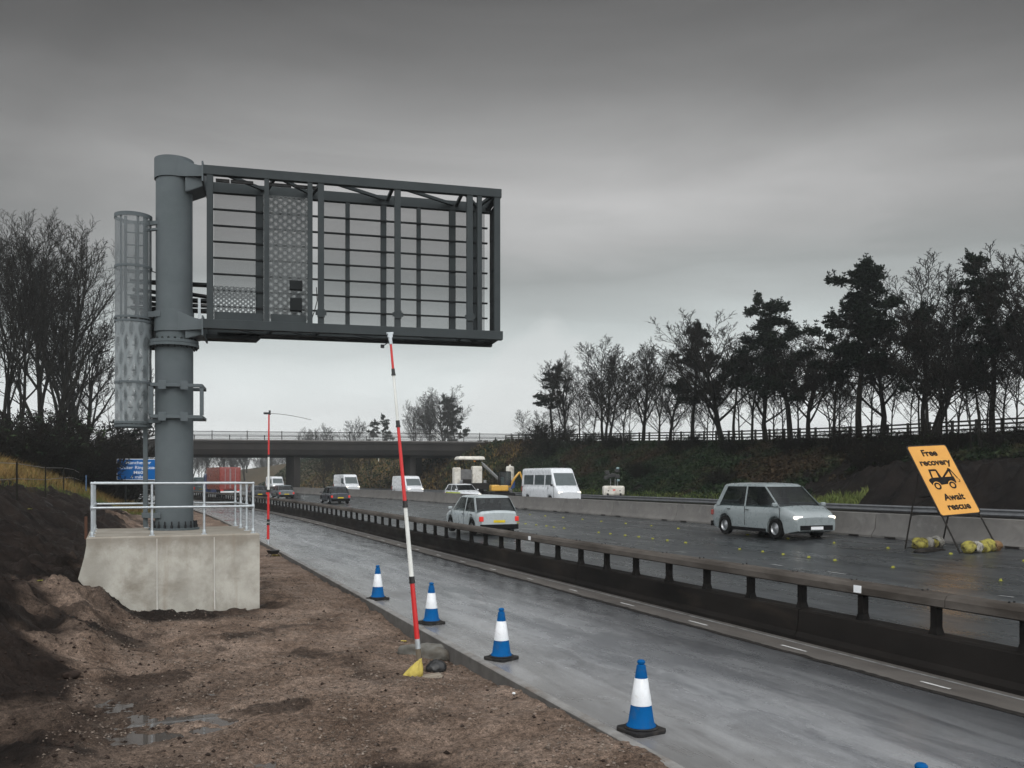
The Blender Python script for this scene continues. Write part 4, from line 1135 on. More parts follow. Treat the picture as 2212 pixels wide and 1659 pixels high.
m.build('deck', M['bridge'], br)
m = MB(); x = x0 + .3
while x < x1: m.box((x, .128, zt2 - .70), (.05, .03, .78)); x += 1.62
o = m.build('panel_joints', M['bridge_dark'], br); o['kind'] = 'stuff'
m = MB(); m.box(((x0 + x1) / 2, .08, zt2 + .10), (x1 - x0, .30, .19)); m.build('string_course', P('string_course', (0.15, 0.145, 0.138), (0.10, 0.097, 0.093), .6, (.8, .95), dirt=(.06, .055, .05)), br)
for z, h_ in ((zt2 + 1.22, .075), (zt2 + .78, .045), (zt2 + .30, .045)):
    m = MB(); m.box(((x0 + x1) / 2, .1, z), (x1 - x0, .07, h_)); m.build('parapet_rail', M['bridge_dark'], br)
m = MB(); m.box(((x0 + x1) / 2, .15, zt2 + .74), (x1 - x0, .006, .86)); m.build('parapet_mesh', M['mesh_rail'], br)
m = MB(); m.box(((x0 + x1) / 2, 10.5, zt2 + .6), (x1 - x0, .08, .07)); m.box(((x0 + x1) / 2, 10.5, zt2 + 1.1), (x1 - x0, .08, .07)); m.build('far_parapet_rail', M['bridge_dark'], br)
x = x0 + 1; k = 0
while x < x1 and k < 46:
    m = MB(); hh = 1.18 if k % 2 == 0 else .62
    m.box((x, .1, zt2 + .19 + hh / 2 - .01), (.10, .10, hh)); m.build('parapet_post', M['bridge_dark'], br); x += 2.2; k += 1
def pier(u0, u1, y0, y1, nm='pier'):
    a, b_ = bx(u0), bx(u1); m = MB(); m.box((0, (y1 - y0) / 2, 0), (b_ - a, y1 - y0, 5.70))
    o = m.build(nm, M['bridge'], br, 0, .06, ((a + b_) / 2, y0, 2.8)); o.rotation_euler = (0, 0, R(18))
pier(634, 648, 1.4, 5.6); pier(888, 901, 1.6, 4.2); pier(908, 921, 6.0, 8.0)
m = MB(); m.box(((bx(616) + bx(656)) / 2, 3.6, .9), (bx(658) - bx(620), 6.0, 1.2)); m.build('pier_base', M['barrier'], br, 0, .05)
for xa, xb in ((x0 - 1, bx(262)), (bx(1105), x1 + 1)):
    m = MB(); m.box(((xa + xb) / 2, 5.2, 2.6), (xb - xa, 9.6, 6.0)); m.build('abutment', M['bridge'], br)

# ================================================================== FENCES
def rail_fence(label, pts, step, hgt, rails, name, mat, wpost, rail_sz, cat='fence', postmat=None):
    t = thing(name, label, cat, pts[0])
    base = Vector(pts[0]); prev = None
    tot = 0
    for i, p in enumerate(pts):
        p = Vector(p) - base
        q = MB(); q.box(p + Vector((0, 0, hgt / 2 - .1)), (wpost, wpost, hgt + .2)); q.build('post', postmat or mat, t)
        if prev is not None:
            for z in rails:
                q = MB(); q.bar(prev + Vector((-wpost * .5, 0, z)), p + Vector((-wpost * .5, 0, z)), rail_sz[0], rail_sz[1]); q.build('rail', mat, t)
        prev = p
    return t
pts = []; s = 30.0
while s < 112 and len(pts) < 46:
    r_ = 48.2; pts.append((r_ + float(curve(s)), s, float(right_h(r_, s)))); s += 1.82
rail_fence('weathered timber post and rail fence along the crest behind the roadside trees', pts, 1.8, 1.25, (.35, .62, .89, 1.15), 'timber_fence', M['fence_timber'], .14, (.05, .11))
pts = []
for s in np.arange(16, 84, 9.2):
    r_ = -4.1; pts.append((r_ + float(curve(s)), float(s), float(left_h(r_, s, False)) + .02))
rail_fence('sagging wire fence with thin posts along the dry grass bank on the left', pts, 4, 1.35, (1.30, .78), 'wire_fence', M['wire'], .055, (.016, .022), postmat=M['bark'])
pt_ = W(186, 1035, 56.0); o = MB(); o.box((0, 0, .5), (.07, .05, 1.0)); o.build('marker_stake', P('faded_blue_stake', (.07, .12, .2), None, 5, (.7, .8)), None, 0, .01, (pt_.x, pt_.y, pt_.z - .75)); prop(bpy.data.objects['marker_stake'], 'thin blue marker stake in the dry grass below the wire fence', 'stake')
o = W(214, 1297 / 1.1573 * 1.0, 30.0)
q = MB(); q.box((0, 0, .35), (.09, .06, .9)); so = q.build('timber_stake', P('rusty_stake', (.11, .055, .035), (.07, .04, .03), 5, (.8, .9)), None, 0, .01); so.location = (-1.9 , 33.0, float(left_h(-1.9, 33.0))); prop(so, 'rusty brown stake in the dark soil left of the handrail', 'stake')
# steel safety rail on the far side
sr = thing('safety_rail', 'long dark steel safety rail at the foot of the right bank', 'crash barrier', (36, 15, .7))
q = MB(); prof = [(-.02, .26), (-.07, .32), (-.02, .40), (-.02, .45), (-.07, .52), (-.02, .59), (.0, .59), (-.05, .52), (0, .45), (0, .40), (-.05, .32), (0, .26)]
rows = []
for s in np.arange(15, 140, 2.0):
    c = float(curve(s)); rows.append([(x + c, s - 15, z) for x, z in prof + prof[:1]])
q.grid(rows); q.build('rail_beam', P('dull_steel', (.15, .155, .16), (.11, .113, .118), 2, (.4, .6), metal=.4), sr, 30)
q = MB(); q.grid([[(x + float(curve(s)), s - 15, z) for x, z in ((-.0, .02), (-.0, .25))] for s in np.arange(15, 140, 2.0)]); q.build('kick_rail', M['sign_frame'], sr)
for k in range(50):
    s = 16 + k * 2.4; c = float(curve(s)); q = MB(); q.box((.07 + c, s - 15, .30), (.08, .06, .62)); q.build('post', M['bolt'], sr)

# ================================================================== TREES
def grow(rng, bufs, p, d, L, r, lev, maxl, prm):
    nseg = prm['seg'][lev]; pts = [p]; rs = [r]; q = Vector(p); dd = Vector(d).normalized()
    rend = r * prm['tip'][lev]
    for i in range(nseg):
        wv = prm['wob'][lev]
        dd = (dd + Vector((rng.gauss(0, wv), rng.gauss(0, wv), rng.gauss(0, wv) + prm['up'][lev]))).normalized()
        q = q + dd * (L / nseg); pts.append(q); rs.append(max(prm['rmin'], r + (rend - r) * (i + 1) / nseg))
    bufs[0 if lev < prm['trunk_lev'] else 1].path(pts, rs, prm['sides'][lev], False)
    if lev >= maxl: return
    n = prm['n'][lev]; n = max(1, int(round(n * rng.uniform(.8, 1.2))))
    az = rng.random() * 6.28
    for k in range(n):
        t = prm['t0'][lev] + (1 - prm['t0'][lev]) * ((k + rng.random()) / n) ** prm['pw']
        f = t * nseg; i = min(nseg - 1, int(f)); f -= i
        bp = pts[i].lerp(pts[i + 1], f); ax = (pts[i + 1] - pts[i]).normalized()
        az += 2.4 + rng.uniform(-.5, .5)
        e1 = ax.orthogonal().normalized(); e1 = Matrix.Rotation(az, 3, ax) @ e1
        a = R(prm['ang'][lev] * rng.uniform(.7, 1.25) * (1 - .25 * t))
        nd = ax * math.cos(a) + e1 * math.sin(a)
        if lev > 0 and nd.z < -.1: nd.z *= .3
        cl = prm['len'][lev] * (L if lev else prm['H']) * rng.uniform(.7, 1.15) * (1 - prm['sh'][lev] * t)
        rr = min(rs[i] * .75, prm['rad'][lev] * (rs[i] if lev else r) * (1 - .5 * t))
        grow(rng, bufs, bp, nd, cl, max(rr, prm['rmin']), lev + 1, maxl, prm)

def bare_tree_mesh(seed, H_=12.0, fan=1.0, dense=1.0, stems=1, r=.19, rmin=.0115):
    rng = random.Random(seed); bufs = (MB(), MB())
    prm = dict(H=H_, seg=[8, 6, 5, 3, 2], tip=[.15, .2, .25, .4, .6], wob=[.05, .06, .08, .10, .12], up=[.06, .09, .085, .06, .04], rmin=rmin, trunk_lev=2,
               sides=[9, 6, 4, 3, 3], n=[int(17 * dense / max(1, stems * .6)), 8, 7, 4], t0=[.20, .18, .15, .15], pw=.85, ang=[42 * fan, 38, 38, 40], len=[.56, .48, .46, .55], sh=[.50, .45, .35, .3], rad=[.55, .62, .62, .7])
    for k in range(stems):
        a = rng.random() * 6.28; sp = .0 if stems == 1 else .22
        grow(rng, bufs, Vector((math.cos(a) * sp, math.sin(a) * sp, -.3)), Vector((math.cos(a) * sp * .8 + rng.gauss(0, .03), math.sin(a) * sp * .8, 1)), H_ * rng.uniform(.74, .82), r / (stems ** .4), 0, 4, prm)
    return bufs[0].mesh('trunk', M['bark'], 180), bufs[1].mesh('crown', M['twig'], 180)

def pine_mesh(seed, H_=12.0, leanv=(0.03, 0), t0=.34, nb=46, blen=.22, tier=0.0, flat=0.0):
    """Scots pine: bent bare trunk, a few stout limbs, each ending in rounded clumps of needles"""
    rng = random.Random(seed); tb, cb = MB(), MB(); V = []; Fc = []
    pts = [Vector((0, 0, -.3))]; dd = Vector((leanv[0], leanv[1], 1)).normalized(); n = 10
    for i in range(n):
        dd = (dd + Vector((rng.gauss(0, .06), rng.gauss(0, .06), .05))).normalized(); pts.append(pts[-1] + dd * (H_ * .96 + .3) / n)
    rs = [.20 * (1 - .85 * i / n) for i in range(n + 1)]; tb.path(pts, rs, 9, False)
    def tuft(p, d, sc):
        for _ in range(8):
            w = (d * .5 + Vector((rng.gauss(0, .6), rng.gauss(0, .6), rng.gauss(.15, .5)))).normalized() * sc * rng.uniform(.6, 1.15)
            sd = w.cross(Vector((rng.gauss(0, 1), rng.gauss(0, 1), rng.gauss(0, 1)))).normalized() * sc * .17
            b = len(V); V.extend([tuple(p - sd * .4), tuple(p + w * .55 + sd), tuple(p + w), tuple(p + w * .55 - sd)]); Fc.append((b, b + 1, b + 2, b + 3))
    def clump(c, rx, rz_, k):
        for _ in range(max(1, int(rx * 5))):      # upright shoots that break the outline
            b0 = c + Vector((rng.gauss(0, rx * .5), rng.gauss(0, rx * .5), rz_ * .5)); hh = rng.uniform(.25, .6)
            dr = Vector((rng.gauss(0, .35), rng.gauss(0, .35), 1)).normalized()
            for z_ in (.3, .65, 1.0): tuft(b0 + dr * hh * z_, dr, .2)
        for _ in range(k):
            u_ = Vector((rng.gauss(0, 1), rng.gauss(0, 1), rng.gauss(0, 1))).normalized(); rr = rng.random() ** .45
            p = c + Vector((u_.x * rx * rr, u_.y * rx * rr, u_.z * rz_ * rr + .25 * rz_))
            tuft(p, Vector((u_.x * .6, u_.y * .6, .6)), .27)
        cb.path([c - Vector((0, 0, rz_)), c, c + Vector((rng.gauss(0, .1), rng.gauss(0, .1), rz_))], [.02, .014, .006], 4, False)
    az = rng.random() * 6
    for k in range(nb):
        q = ((k + rng.random()) / nb) ** 1.12 * .93; t = t0 + (1.0 - t0) * q
        if tier and math.sin(t * 26 + seed) < tier - .9: continue
        f = t * n; i = min(n - 1, int(f)); bp = pts[i].lerp(pts[i + 1], f - i)
        az += 2.4 + rng.uniform(-.9, .9)
        prof = (.75 + .55 * min(1, q / .22)) * (1.0 if q < .22 else 1 - .80 * ((q - .22) / .78) ** .9)
        L = H_ * blen * prof * rng.uniform(.45, 1.2)
        d = Vector((math.cos(az), math.sin(az), .05 + .6 * q * (1 - flat) + rng.uniform(-.1, .2))).normalized()
        bpts = [bp]; m_ = 5
        for j in range(m_):
            d = (d + Vector((rng.gauss(0, .13), rng.gauss(0, .13), .08 + rng.gauss(0, .08)))).normalized(); bpts.append(bpts[-1] + d * L / m_)
        tb.path(bpts, [max(.014, .06 * (1 - .5 * q) * (1 - j / (m_ + .5))) for j in range(m_ + 1)], 5, False)
        cr = rng.uniform(.30, .62) * (1 - .3 * q)
        clump(bpts[-1], cr, cr * rng.uniform(.32, .58), int(52 * cr * cr / .36))
        for _ in range(3 if L > 1.2 else 2):
            e = bpts[rng.choice((2, 3, 4))] + Vector((rng.gauss(0, .38), rng.gauss(0, .38), rng.uniform(-.05, .35))); cr = rng.uniform(.24, .46)
            clump(e, cr, cr * .5, int(44 * cr * cr / .36))
    for z_ in range(5): clump(pts[-1] - Vector((rng.gauss(0, .1 + .08 * z_), rng.gauss(0, .1 + .08 * z_), .34 * z_ - .25)), .14 + .06 * z_, .26, 16)
    tm = tb.mesh('trunk', M['bark'], 180)
    b0 = len(cb.v); cm = bpy.data.meshes.new('crown'); cm.from_pydata(cb.v + V, [], cb.f + [tuple(i + b0 for i in f) for f in Fc])
    cm.materials.append(M['needle']); cm.update()
    return tm, cm

TB = {'a': bare_tree_mesh(11, 12, .85), 'b': bare_tree_mesh(12, 12, .9, 1.15), 'c': bare_tree_mesh(13, 12, .65, 1.0), 'd': bare_tree_mesh(14, 12, .8, 1.2, 3), 'e': bare_tree_mesh(15, 12, 1.1, .9),
      's': bare_tree_mesh(16, 12, .95, .85, 1, .09), 'big': bare_tree_mesh(21, 20, .66, 1.35, 2, .34, .012), 'big2': bare_tree_mesh(22, 18, .72, 1.3, 3, .26, .012),
      'p1': pine_mesh(31, 12, (.04, 0), .34, 36, .21), 'p2': pine_mesh(32, 12, (.10, .02), .40, 30, .18, .35), 'p3': pine_mesh(33, 12, (-.16, .0), .36, 42, .215), 'p4': pine_mesh(34, 12, (-.08, .02), .36, 32, .18, .45), 'p5': pine_mesh(35, 9, (.16, 0), .66, 18, .22, .0, .8)}
TH = {k: max(v.co.z for v in TB[k][1].vertices) - .15 for k in TB}

def tree(var, u, top, label, X=None, d=None, wx=1.0, rz=0.0, name=None, group=None, base=None, left=False):
    k_ = (u - U0) / F
    if d is None: d = 2084.4 * X / (u - 319.0)
    Xw, S = cam2w(k_ * d, d)
    r_ = Xw - float(curve(S))
    zb_ = float((left_h(r_, S, False) if left else right_h(r_, S))) if base is None else base
    hh = H + (V0 - top) / F * d - zb_
    sc = hh / TH[var]
    t = thing(name or ('pine_tree' if var[0] == 'p' else 'bare_tree'), label, 'tree', (Xw, S, zb_), rz, group)
    t.scale = (sc * wx, sc * wx, sc)
    tm, cm = TB[var]; link('trunk', tm, t); link('crown', cm, t)
    return t
RG = 'trees along the right bank'
spec = [
 ('p2', 1192, 778, 'leftmost dark pine on the right bank, at the end of the bridge', 47, 1.15, 0.2),
 ('c', 1222, 760, 'slim bare tree just right of the leftmost pine', 46, .9, 1.0),
 ('s', 1252, 800, 'thin bare sapling between the slim bare tree and the broad round one', 46, 1.1, .3),
 ('d', 1310, 722, 'broad bare tree with several upright trunks above the white minibus', 46, 1.05, 1.4),
 ('s', 1345, 790, 'thin pale sapling in front of the broad bare tree', 44.5, 1.1, 2.0),
 ('c', 1388, 730, 'narrow bare tree right of the broad multi-trunked one', 46.5, .95, 2.2),
 ('s', 1423, 760, 'spindly bare tree left of the second pine', 45, 1.2, 2.9),
 ('a', 1447, 775, 'low bare tree with dark lower branches beside the second pine', 46.5, 1.0, 3.3),
 ('p4', 1500, 697, 'tiered dark pine with a ragged top left of the tall fan-shaped bare tree', 46, 1.05, .0),
 ('b', 1560, 660, 'tall fan-shaped bare tree rising between the pines', 46, 1.05, .8),
 ('p5', 1585, 748, 'low flat-topped pine in front of the tall fan-shaped bare tree', 45, .75, 2.0),
 ('s', 1622, 700, 'thin bare tree to the left of the twin big pines', 46, 1.2, 1.9),
 ('e', 1655, 695, 'bare tree with crossing branches left of the twin big pines', 47, .95, 2.6),
 ('p1', 1708, 632, 'left one of the twin big pines', 45.5, 1.10, 1.3),
 ('a', 1748, 700, 'bare tree standing behind the twin big pines', 47, 1.0, 4.0),
 ('p3', 1858, 584, 'right one of the twin big pines, tallest and densest, leaning left', 46, 1.05, .35),
 ('s', 1800, 690, 'thin leaning bare trunk under the tallest pine', 45, 1.3, .6),
 ('e', 1905, 640, 'sparse bare tree between the tallest pine and the ivy-dark one', 47, .95, 5.0),
 ('p4', 1998, 640, 'dark narrow pine tangled with the bare tree behind it', 45.8, .78, 2.8),
 ('d', 2003, 538, 'tall bare tree rising above the orange sign', 46.5, .95, .5),
 ('s', 2035, 640, 'thin trunk right of the tall bare tree above the orange sign', 45.5, 1.2, 3.8),
 ('p2', 2148, 545, 'leaning pine with a long bare trunk right of the tall bare tree', 46, .95, 2.7),
 ('p5', 2120, 762, 'low spreading pine bough tree at the right above the fence', 45, .95, 3.6),
 ('s', 2165, 700, 'thin crooked bare stem at the right by the fence', 46, 1.1, 1.0),
 ('b', 2235, 530, 'bare tree cut by the right edge of the photograph', 46.5, 1.05, 1.7),
 ('a', 2330, 560, 'bare tree beyond the right edge', 46.5, 1.0, 3.1),
]
for var, u, top, lab, X, wx, rz in spec:
    if u > 2300: continue
    tree(var, u, top, lab, X=X, wx=wx * (1.55 if var[0] != 'p' else 1.12), rz=rz, group=RG)
rngs = random.Random(31)
for i in range(30):
    u = 1148 + i * 37 + rngs.uniform(-18, 18); X_ = rngs.uniform(44.5, 47.5); d_ = 2084.4 * X_ / (u - 319)
    tp = V0 - (7.3 + rngs.uniform(3.0, 6.5) - H) / d_ * F
    tree('s', u, tp, 'thin bare sapling growing between the bigger trees on the right bank', X=X_, wx=1.5, rz=rngs.random() * 6, group='saplings on the right bank')
LG = 'bare trees on the left bank'
tree('big', 92, 424, 'tallest bare tree on the left bank, upright with many forked limbs', d=74, rz=.5, wx=1.15, group=LG, left=True)
tree('big2', 22, 452, 'bushy bare tree at the left edge with several stems', d=66, rz=2.1, wx=1.1, group=LG, left=True)
tree('c', 165, 540, 'narrower bare tree leaning right of the tallest left one', d=82, rz=1.0, wx=1.1, group=LG, left=True)
tree('big2', -40, 520, 'bare tree mostly cut off by the left edge', d=60, rz=4.0, wx=.9, group=LG, left=True)
tree('e', 190, 690, 'low spreading bare tree above the dark thicket on the left', d=86, rz=3.0, wx=1.3, group=LG, left=True)
FG = 'misty trees beyond the bridge'
far = [('b', 968, 829, 'large round misty tree standing beyond the bridge', 190, 1.7, .2), ('p1', 985, 850, 'dark ivy-clad misty tree beside the large round one beyond the bridge', 196, 1.0, 1.0), ('a', 893, 866, 'misty bare tree left of the large round one beyond the bridge', 200, 1.05, 1.9), ('d', 935, 850, 'misty bare tree touching the left side of the large round one', 205, 1.0, 2.4),
       ('p2', 838, 893, 'small misty pine beyond the bridge', 210, .9, 3.1), ('e', 765, 900, 'misty spreading bare tree beyond the bridge parapet', 230, 1.3, .7), ('p4', 800, 905, 'faint misty pine right of the spreading bare tree', 235, 1.1, 1.2), ('a', 705, 915, 'faint bare tree low over the bridge parapet', 260, 1.3, 2.2), ('d', 655, 922, 'faintest bare tree, farthest left over the bridge parapet', 275, 1.4, .1)]
for var, u, top, lab, d_, wx, rz in far:
    tree(var, u, top, lab, d=d_, wx=wx, rz=rz, group=FG)
rngt = random.Random(77)
for i in range(22):
    u = 385 + i * 14 + rngt.uniform(-5, 5); d_ = rngt.uniform(215, 330); top = rngt.uniform(945, 985)
    tree(rngt.choice('abcde'), u, top, 'faint misty tree seen through the gap under the bridge', d=d_, wx=1.2, rz=rngt.random() * 6, base=2.2, group='misty wood under the bridge')
for i in range(9):
    u = 700 + i * 34; d_ = rngt.uniform(140, 165)
    tree(rngt.choice('abc'), u, rngt.uniform(950, 985), 'bushy bare tree on the brown slope seen under the bridge deck', d=d_, wx=1.2, rz=rngt.random() * 6, group='scrub trees on the slope under the bridge')

# shrubs: many fine stems from the ground with a few dead leaves
def shrub_mesh(seed, n=26, h=2.0, leaf=500):
    rng = random.Random(seed); mb = MB()
    prm = dict(H=h, seg=[4, 3, 2, 2], tip=[.3, .3, .5, .5], wob=[.14, .18, .22, .2], up=[.08, .05, .02, 0], rmin=.009, trunk_lev=9, sides=[4, 3, 3, 3], n=[7, 5, 3], t0=[.15, .15, .1], pw=1.0, ang=[42, 42, 45], len=[.42, .5, .6], sh=[.4, .4, .3], rad=[.6, .6, .7])
    for k in range(n):
        a = rng.random() * 6.28; rr = .35 * h * math.sqrt(rng.random())
        grow(rng, (mb, mb), Vector((rr * math.cos(a), rr * math.sin(a), -.2)), Vector((.45 * math.cos(a) + rng.gauss(0, .2), .45 * math.sin(a) + rng.gauss(0, .2), 1)), h * rng.uniform(.55, 1.0), .022, 0, 3, prm)
    st = mb.mesh('stems', M['shrub'], 180)
    V = []; Fc = []
    for k in range(leaf):
        v = Vector(rng.choice(mb.v)); s_ = rng.uniform(.05, .13)
        a = Vector((rng.gauss(0, 1), rng.gauss(0, 1), rng.gauss(0, 1))).normalized(); b_ = a.orthogonal().normalized()
        i = len(V); V += [tuple(v), tuple(v + a * s_ + b_ * s_ * .4), tuple(v + a * s_ * 1.8), tuple(v + a * s_ - b_ * s_ * .4)]; Fc.append((i, i + 1, i + 2, i + 3))
    lm = bpy.data.meshes.new('leaves'); lm.from_pydata(V, [], Fc); lm.materials.append(M['ivy']); lm.update()
    return st, lm
SH = [shrub_mesh(41, 30, 2.0, 160), shrub_mesh(42, 26, 2.0, 260), shrub_mesh(43, 34, 2.0, 90)]
def shrub(v, Xw, S, h, label, group, hf, rz=0, wx=1.0):
    t = thing('shrub', label, 'shrub', (Xw, S, float(hf(Xw - float(curve(S)), S)) - .05), rz, group); t.scale = (h / 2 * wx, h / 2 * wx, h / 2)
    link('stems', SH[v][0], t); link('leaves', SH[v][1], t)
lh = lambda r_, s_: left_h(r_, s_, False)
names = ['dark leafless thicket at the left edge behind the wire fence', 'dark thicket under the left trees', 'tall dark thicket left of the ladder cage', 'dense dark thicket behind the blue sign', 'low dark bush at the foot of the tallest left tree', 'dark bush by the end of the bridge on the left', 'round dark bush above the dry grass', 'dark bramble thicket at the top of the left bank', 'dark thicket behind the stake in the dry grass', 'dark bush half hidden by the ladder cage']
for i, (u, d_, h_) in enumerate(((15, 55, 3.6), (75, 66, 5.0), (170, 80, 7.0), (238, 98, 6.0), (105, 62, 3.6), (215, 108, 7.0), (130, 74, 5.6), (48, 58, 3.6), (190, 70, 4.6), (232, 84, 4.4))):
    Xw, S = cam2w((u - U0) / F * d_, d_); shrub(i % 3, Xw, S, h_, names[i], 'dark thicket on the left bank', lh, i * 1.3, 1.25)
names = ['bush under the leftmost pine at the bridge end', 'scrub between the saplings on the right bank', 'scrub at the foot of the broad multi-trunked tree', 'scrub under the second pine', 'brown bush below the fan-shaped bare tree', 'scrub at the foot of the twin big pines', 'dark bush below the tallest pine', 'scrub left of the orange sign on the crest', 'dark bush behind the top of the orange sign', 'scrub at the right edge under the fence', 'bush on the slope above the white lamp trailer', 'dark bramble bush on the slope left of the orange sign', 'brown bush low on the slope behind the silver people carrier', 'bush on the slope behind the minibus']
for i, (u, X, h_) in enumerate(((1190, 45, 3.2), (1260, 45, 1.8), (1330, 45, 1.8), (1480, 45, 2.0), (1590, 45, 1.7), (1720, 45, 1.8), (1850, 45, 2.2), (1925, 45, 1.6), (2050, 45, 1.6), (2180, 45, 1.6), (1390, 41, 1.5), (1890, 42.5, 1.9), (1560, 40.5, 1.4), (1180, 42.5, 2.6))):
    d_ = 2084.4 * X / (u - 319); Xw, S = cam2w((u - U0) / F * d_, d_); shrub(i % 3, Xw, S, h_, names[i], 'scrub on the right bank', right_h, i, 1.5)

# ground cover: leaves on the right bank, dry grass on the left
def scatter_quads(name, n, r0, r1, s0, s1, hf, mat, size, seed, lift=.1, keep=None, blade=False, hgt=(.2, .5), bend=.35):
    rng = np.random.RandomState(seed)
    r_ = rng.uniform(r0, r1, n); s_ = s0 + (s1 - s0) * rng.uniform(0, 1, n) ** 1.25
    if keep is not None:
        k = keep(r_, s_, rng); r_, s_ = r_[k], s_[k]; n = len(r_)
    z = hf(r_, s_); P0 = np.stack([r_ + curve(s_), s_, z], 1)
    if blade:
        h_ = rng.uniform(*hgt, n); az = rng.uniform(0, 6.28, n); w = size * rng.uniform(.6, 1.3, n)
        sx = np.stack([np.cos(az), np.sin(az), np.zeros(n)], 1) * w[:, None]
        bd = np.stack([rng.normal(0, bend, n), rng.normal(0, bend, n), np.ones(n)], 1); tip = P0 + bd * h_[:, None]
        mid = P0 + bd * np.array([.35, .35, 1]) * (h_ * .55)[:, None]
        V = np.stack([P0 - sx, P0 + sx, mid + sx * .7, tip + sx * .1, tip - sx * .1, mid - sx * .7], 1).reshape(-1, 3)
        i = np.arange(n)[:, None] * 6
        Fq = np.concatenate([i + np.array([[0, 1, 2, 5]]), i + np.array([[5, 2, 3, 4]])], 0)
    else:
        a = rng.normal(0, 1, (n, 3)); a /= np.linalg.norm(a, axis=1)[:, None]; b_ = np.cross(a, rng.normal(0, 1, (n, 3))); b_ /= np.linalg.norm(b_, axis=1)[:, None]
        sz = (size * rng.uniform(.5, 1.5, n))[:, None]; C_ = P0 + np.array([0, 0, 1]) * rng.uniform(0, lift, n)[:, None]
        V = np.stack([C_ - a * sz, C_ + b_ * sz * .6, C_ + a * sz, C_ - b_ * sz * .6], 1).reshape(-1, 3)
        Fq = np.arange(n * 4).reshape(n, 4)
    o = link(name, np_mesh(name, V, Fq, mat, False)); prop(o, kind='stuff'); return o
def keep_bank(r_, s_, rng):
    heap = (s_ < 46 + 2 * fbm(r_, s_, 1.5, 3, 97)) & (r_ < 43.5)
    return ~heap & (fbm(r_, s_, 2.2, 3, 33) > -1.1)
scatter_quads('bank_undergrowth', 130000, 37.3, 48, 26, 125, right_h, M['ivy'], .12, 5, .30, keep_bank)
def keep_left(r_, s_, rng): return (r_ < bare_edge(s_) - .1 + .5 * fbm(r_, s_, .9, 3, 81))
scatter_quads('dry_grass', 46000, -8.6, .8, 22, 110, lh, M['grass'], .016, 6, keep=keep_left, blade=True, hgt=(.25, .7))
def keep_edge(r_, s_, rng):
    e = bare_edge(s_) - r_ + .5 * fbm(r_, s_, .9, 3, 81); return (e > -.25) & (e < .75)
scatter_quads('green_grass', 60000, -8, 1.5, 22, 80, lh, M['green_grass'], .010, 7, keep=keep_edge, blade=True, hgt=(.08, .28), bend=.6)
scatter_quads('bank_grass', 5000, 37.2, 46, 100, 180, right_h, M['grass'], .05, 8, blade=True, hgt=(.3, .8))
scatter_quads('slope_undergrowth', 26000, 37.2, 60, 100, 230, right_h, M['ivy'], .2, 15, .6)
scatter_quads('toe_grass', 9000, 37.0, 38.6, 40, 100, right_h, M['green_grass'], .03, 9, blade=True, hgt=(.15, .5))

# loose stones and clods on the bare earth
def stones(name, n, r0, r1, s0, s1, sz, mat, seed, dens=None, pw=1.6):
    rng = np.random.RandomState(seed)
    r_ = rng.uniform(r0, r1, n); s_ = s0 + (s1 - s0) * rng.uniform(0, 1, n) ** pw
    if dens is not None: k = dens(r_, s_, rng); r_, s_ = r_[k], s_[k]; n = len(r_)
    base = np.array([(1, 0, 0), (-1, 0, 0), (0, 1, 0), (0, -1, 0), (0, 0, 1), (0, 0, -1)], dtype=float)
    tri = np.array([(4, 0, 2), (4, 2, 1), (4, 1, 3), (4, 3, 0), (5, 2, 0), (5, 1, 2), (5, 3, 1), (5, 0, 3)])
    sc = sz[0] * (sz[1] / sz[0]) ** (rng.uniform(0, 1, n) ** 2.2)
    J = 1 + rng.normal(0, .28, (n, 6, 3)); Vv = base[None] * J * sc[:, None, None] * np.array([1.0, 1.0, .65])
    a = rng.uniform(0, 6.28, n); ca, sa = np.cos(a), np.sin(a)
    X_ = Vv[..., 0] * ca[:, None] - Vv[..., 1] * sa[:, None]; Y_ = Vv[..., 0] * sa[:, None] + Vv[..., 1] * ca[:, None]
    z = left_h(r_, s_) + sc * .22
    V = np.stack([X_ + (r_ + curve(s_))[:, None], Y_ + s_[:, None], Vv[..., 2] + z[:, None]], -1).reshape(-1, 3)
    Fq = (np.arange(n)[:, None, None] * 6 + tri[None]).reshape(-1, 3)
    o = link(name, np_mesh(name, V, Fq, mat, False)); prop(o, kind='stuff')
dn = lambda r_, s_, rng: (fbm(r_, s_, .9, 3, 55) > -.35 + rng.uniform(-.5, .5, len(r_))) & ~((r_ > -1.2) & (r_ < 2.4) & (s_ > 19.6) & (s_ < 23.3))
stones('gravel', 34000, -1.0, 4.44, 5.5, 26, (.005, .024), M['stone'], 1, dn)
stones('soil_clods', 11000, -5.0, 4.4, 5.5, 30, (.008, .036), M['clod'], 2, lambda r_, s_, rng: ((r_ < .6 + rng.normal(0, .5, len(r_))) | (rng.uniform(0, 1, len(r_)) < .2)) & ~((r_ > -1.2) & (r_ < 2.4) & (s_ > 19.6) & (s_ < 23.3)))
cl_lab = ['reddish clod at the foot of the cutting nearest the puddle', 'dark clod of earth against the left base of the concrete block']
for i, (u, y, s_) in enumerate(((155, 1462, .11), (272, 1298, .16))):
    p = hit(u, y); lump('earth_clod', cl_lab[i], 'clod', (p.x, p.y, float(left_h(p.x, p.y)) + s_ * .12), (s_, s_ * .8, s_ * .5), M['clod'], 60 + i, i)

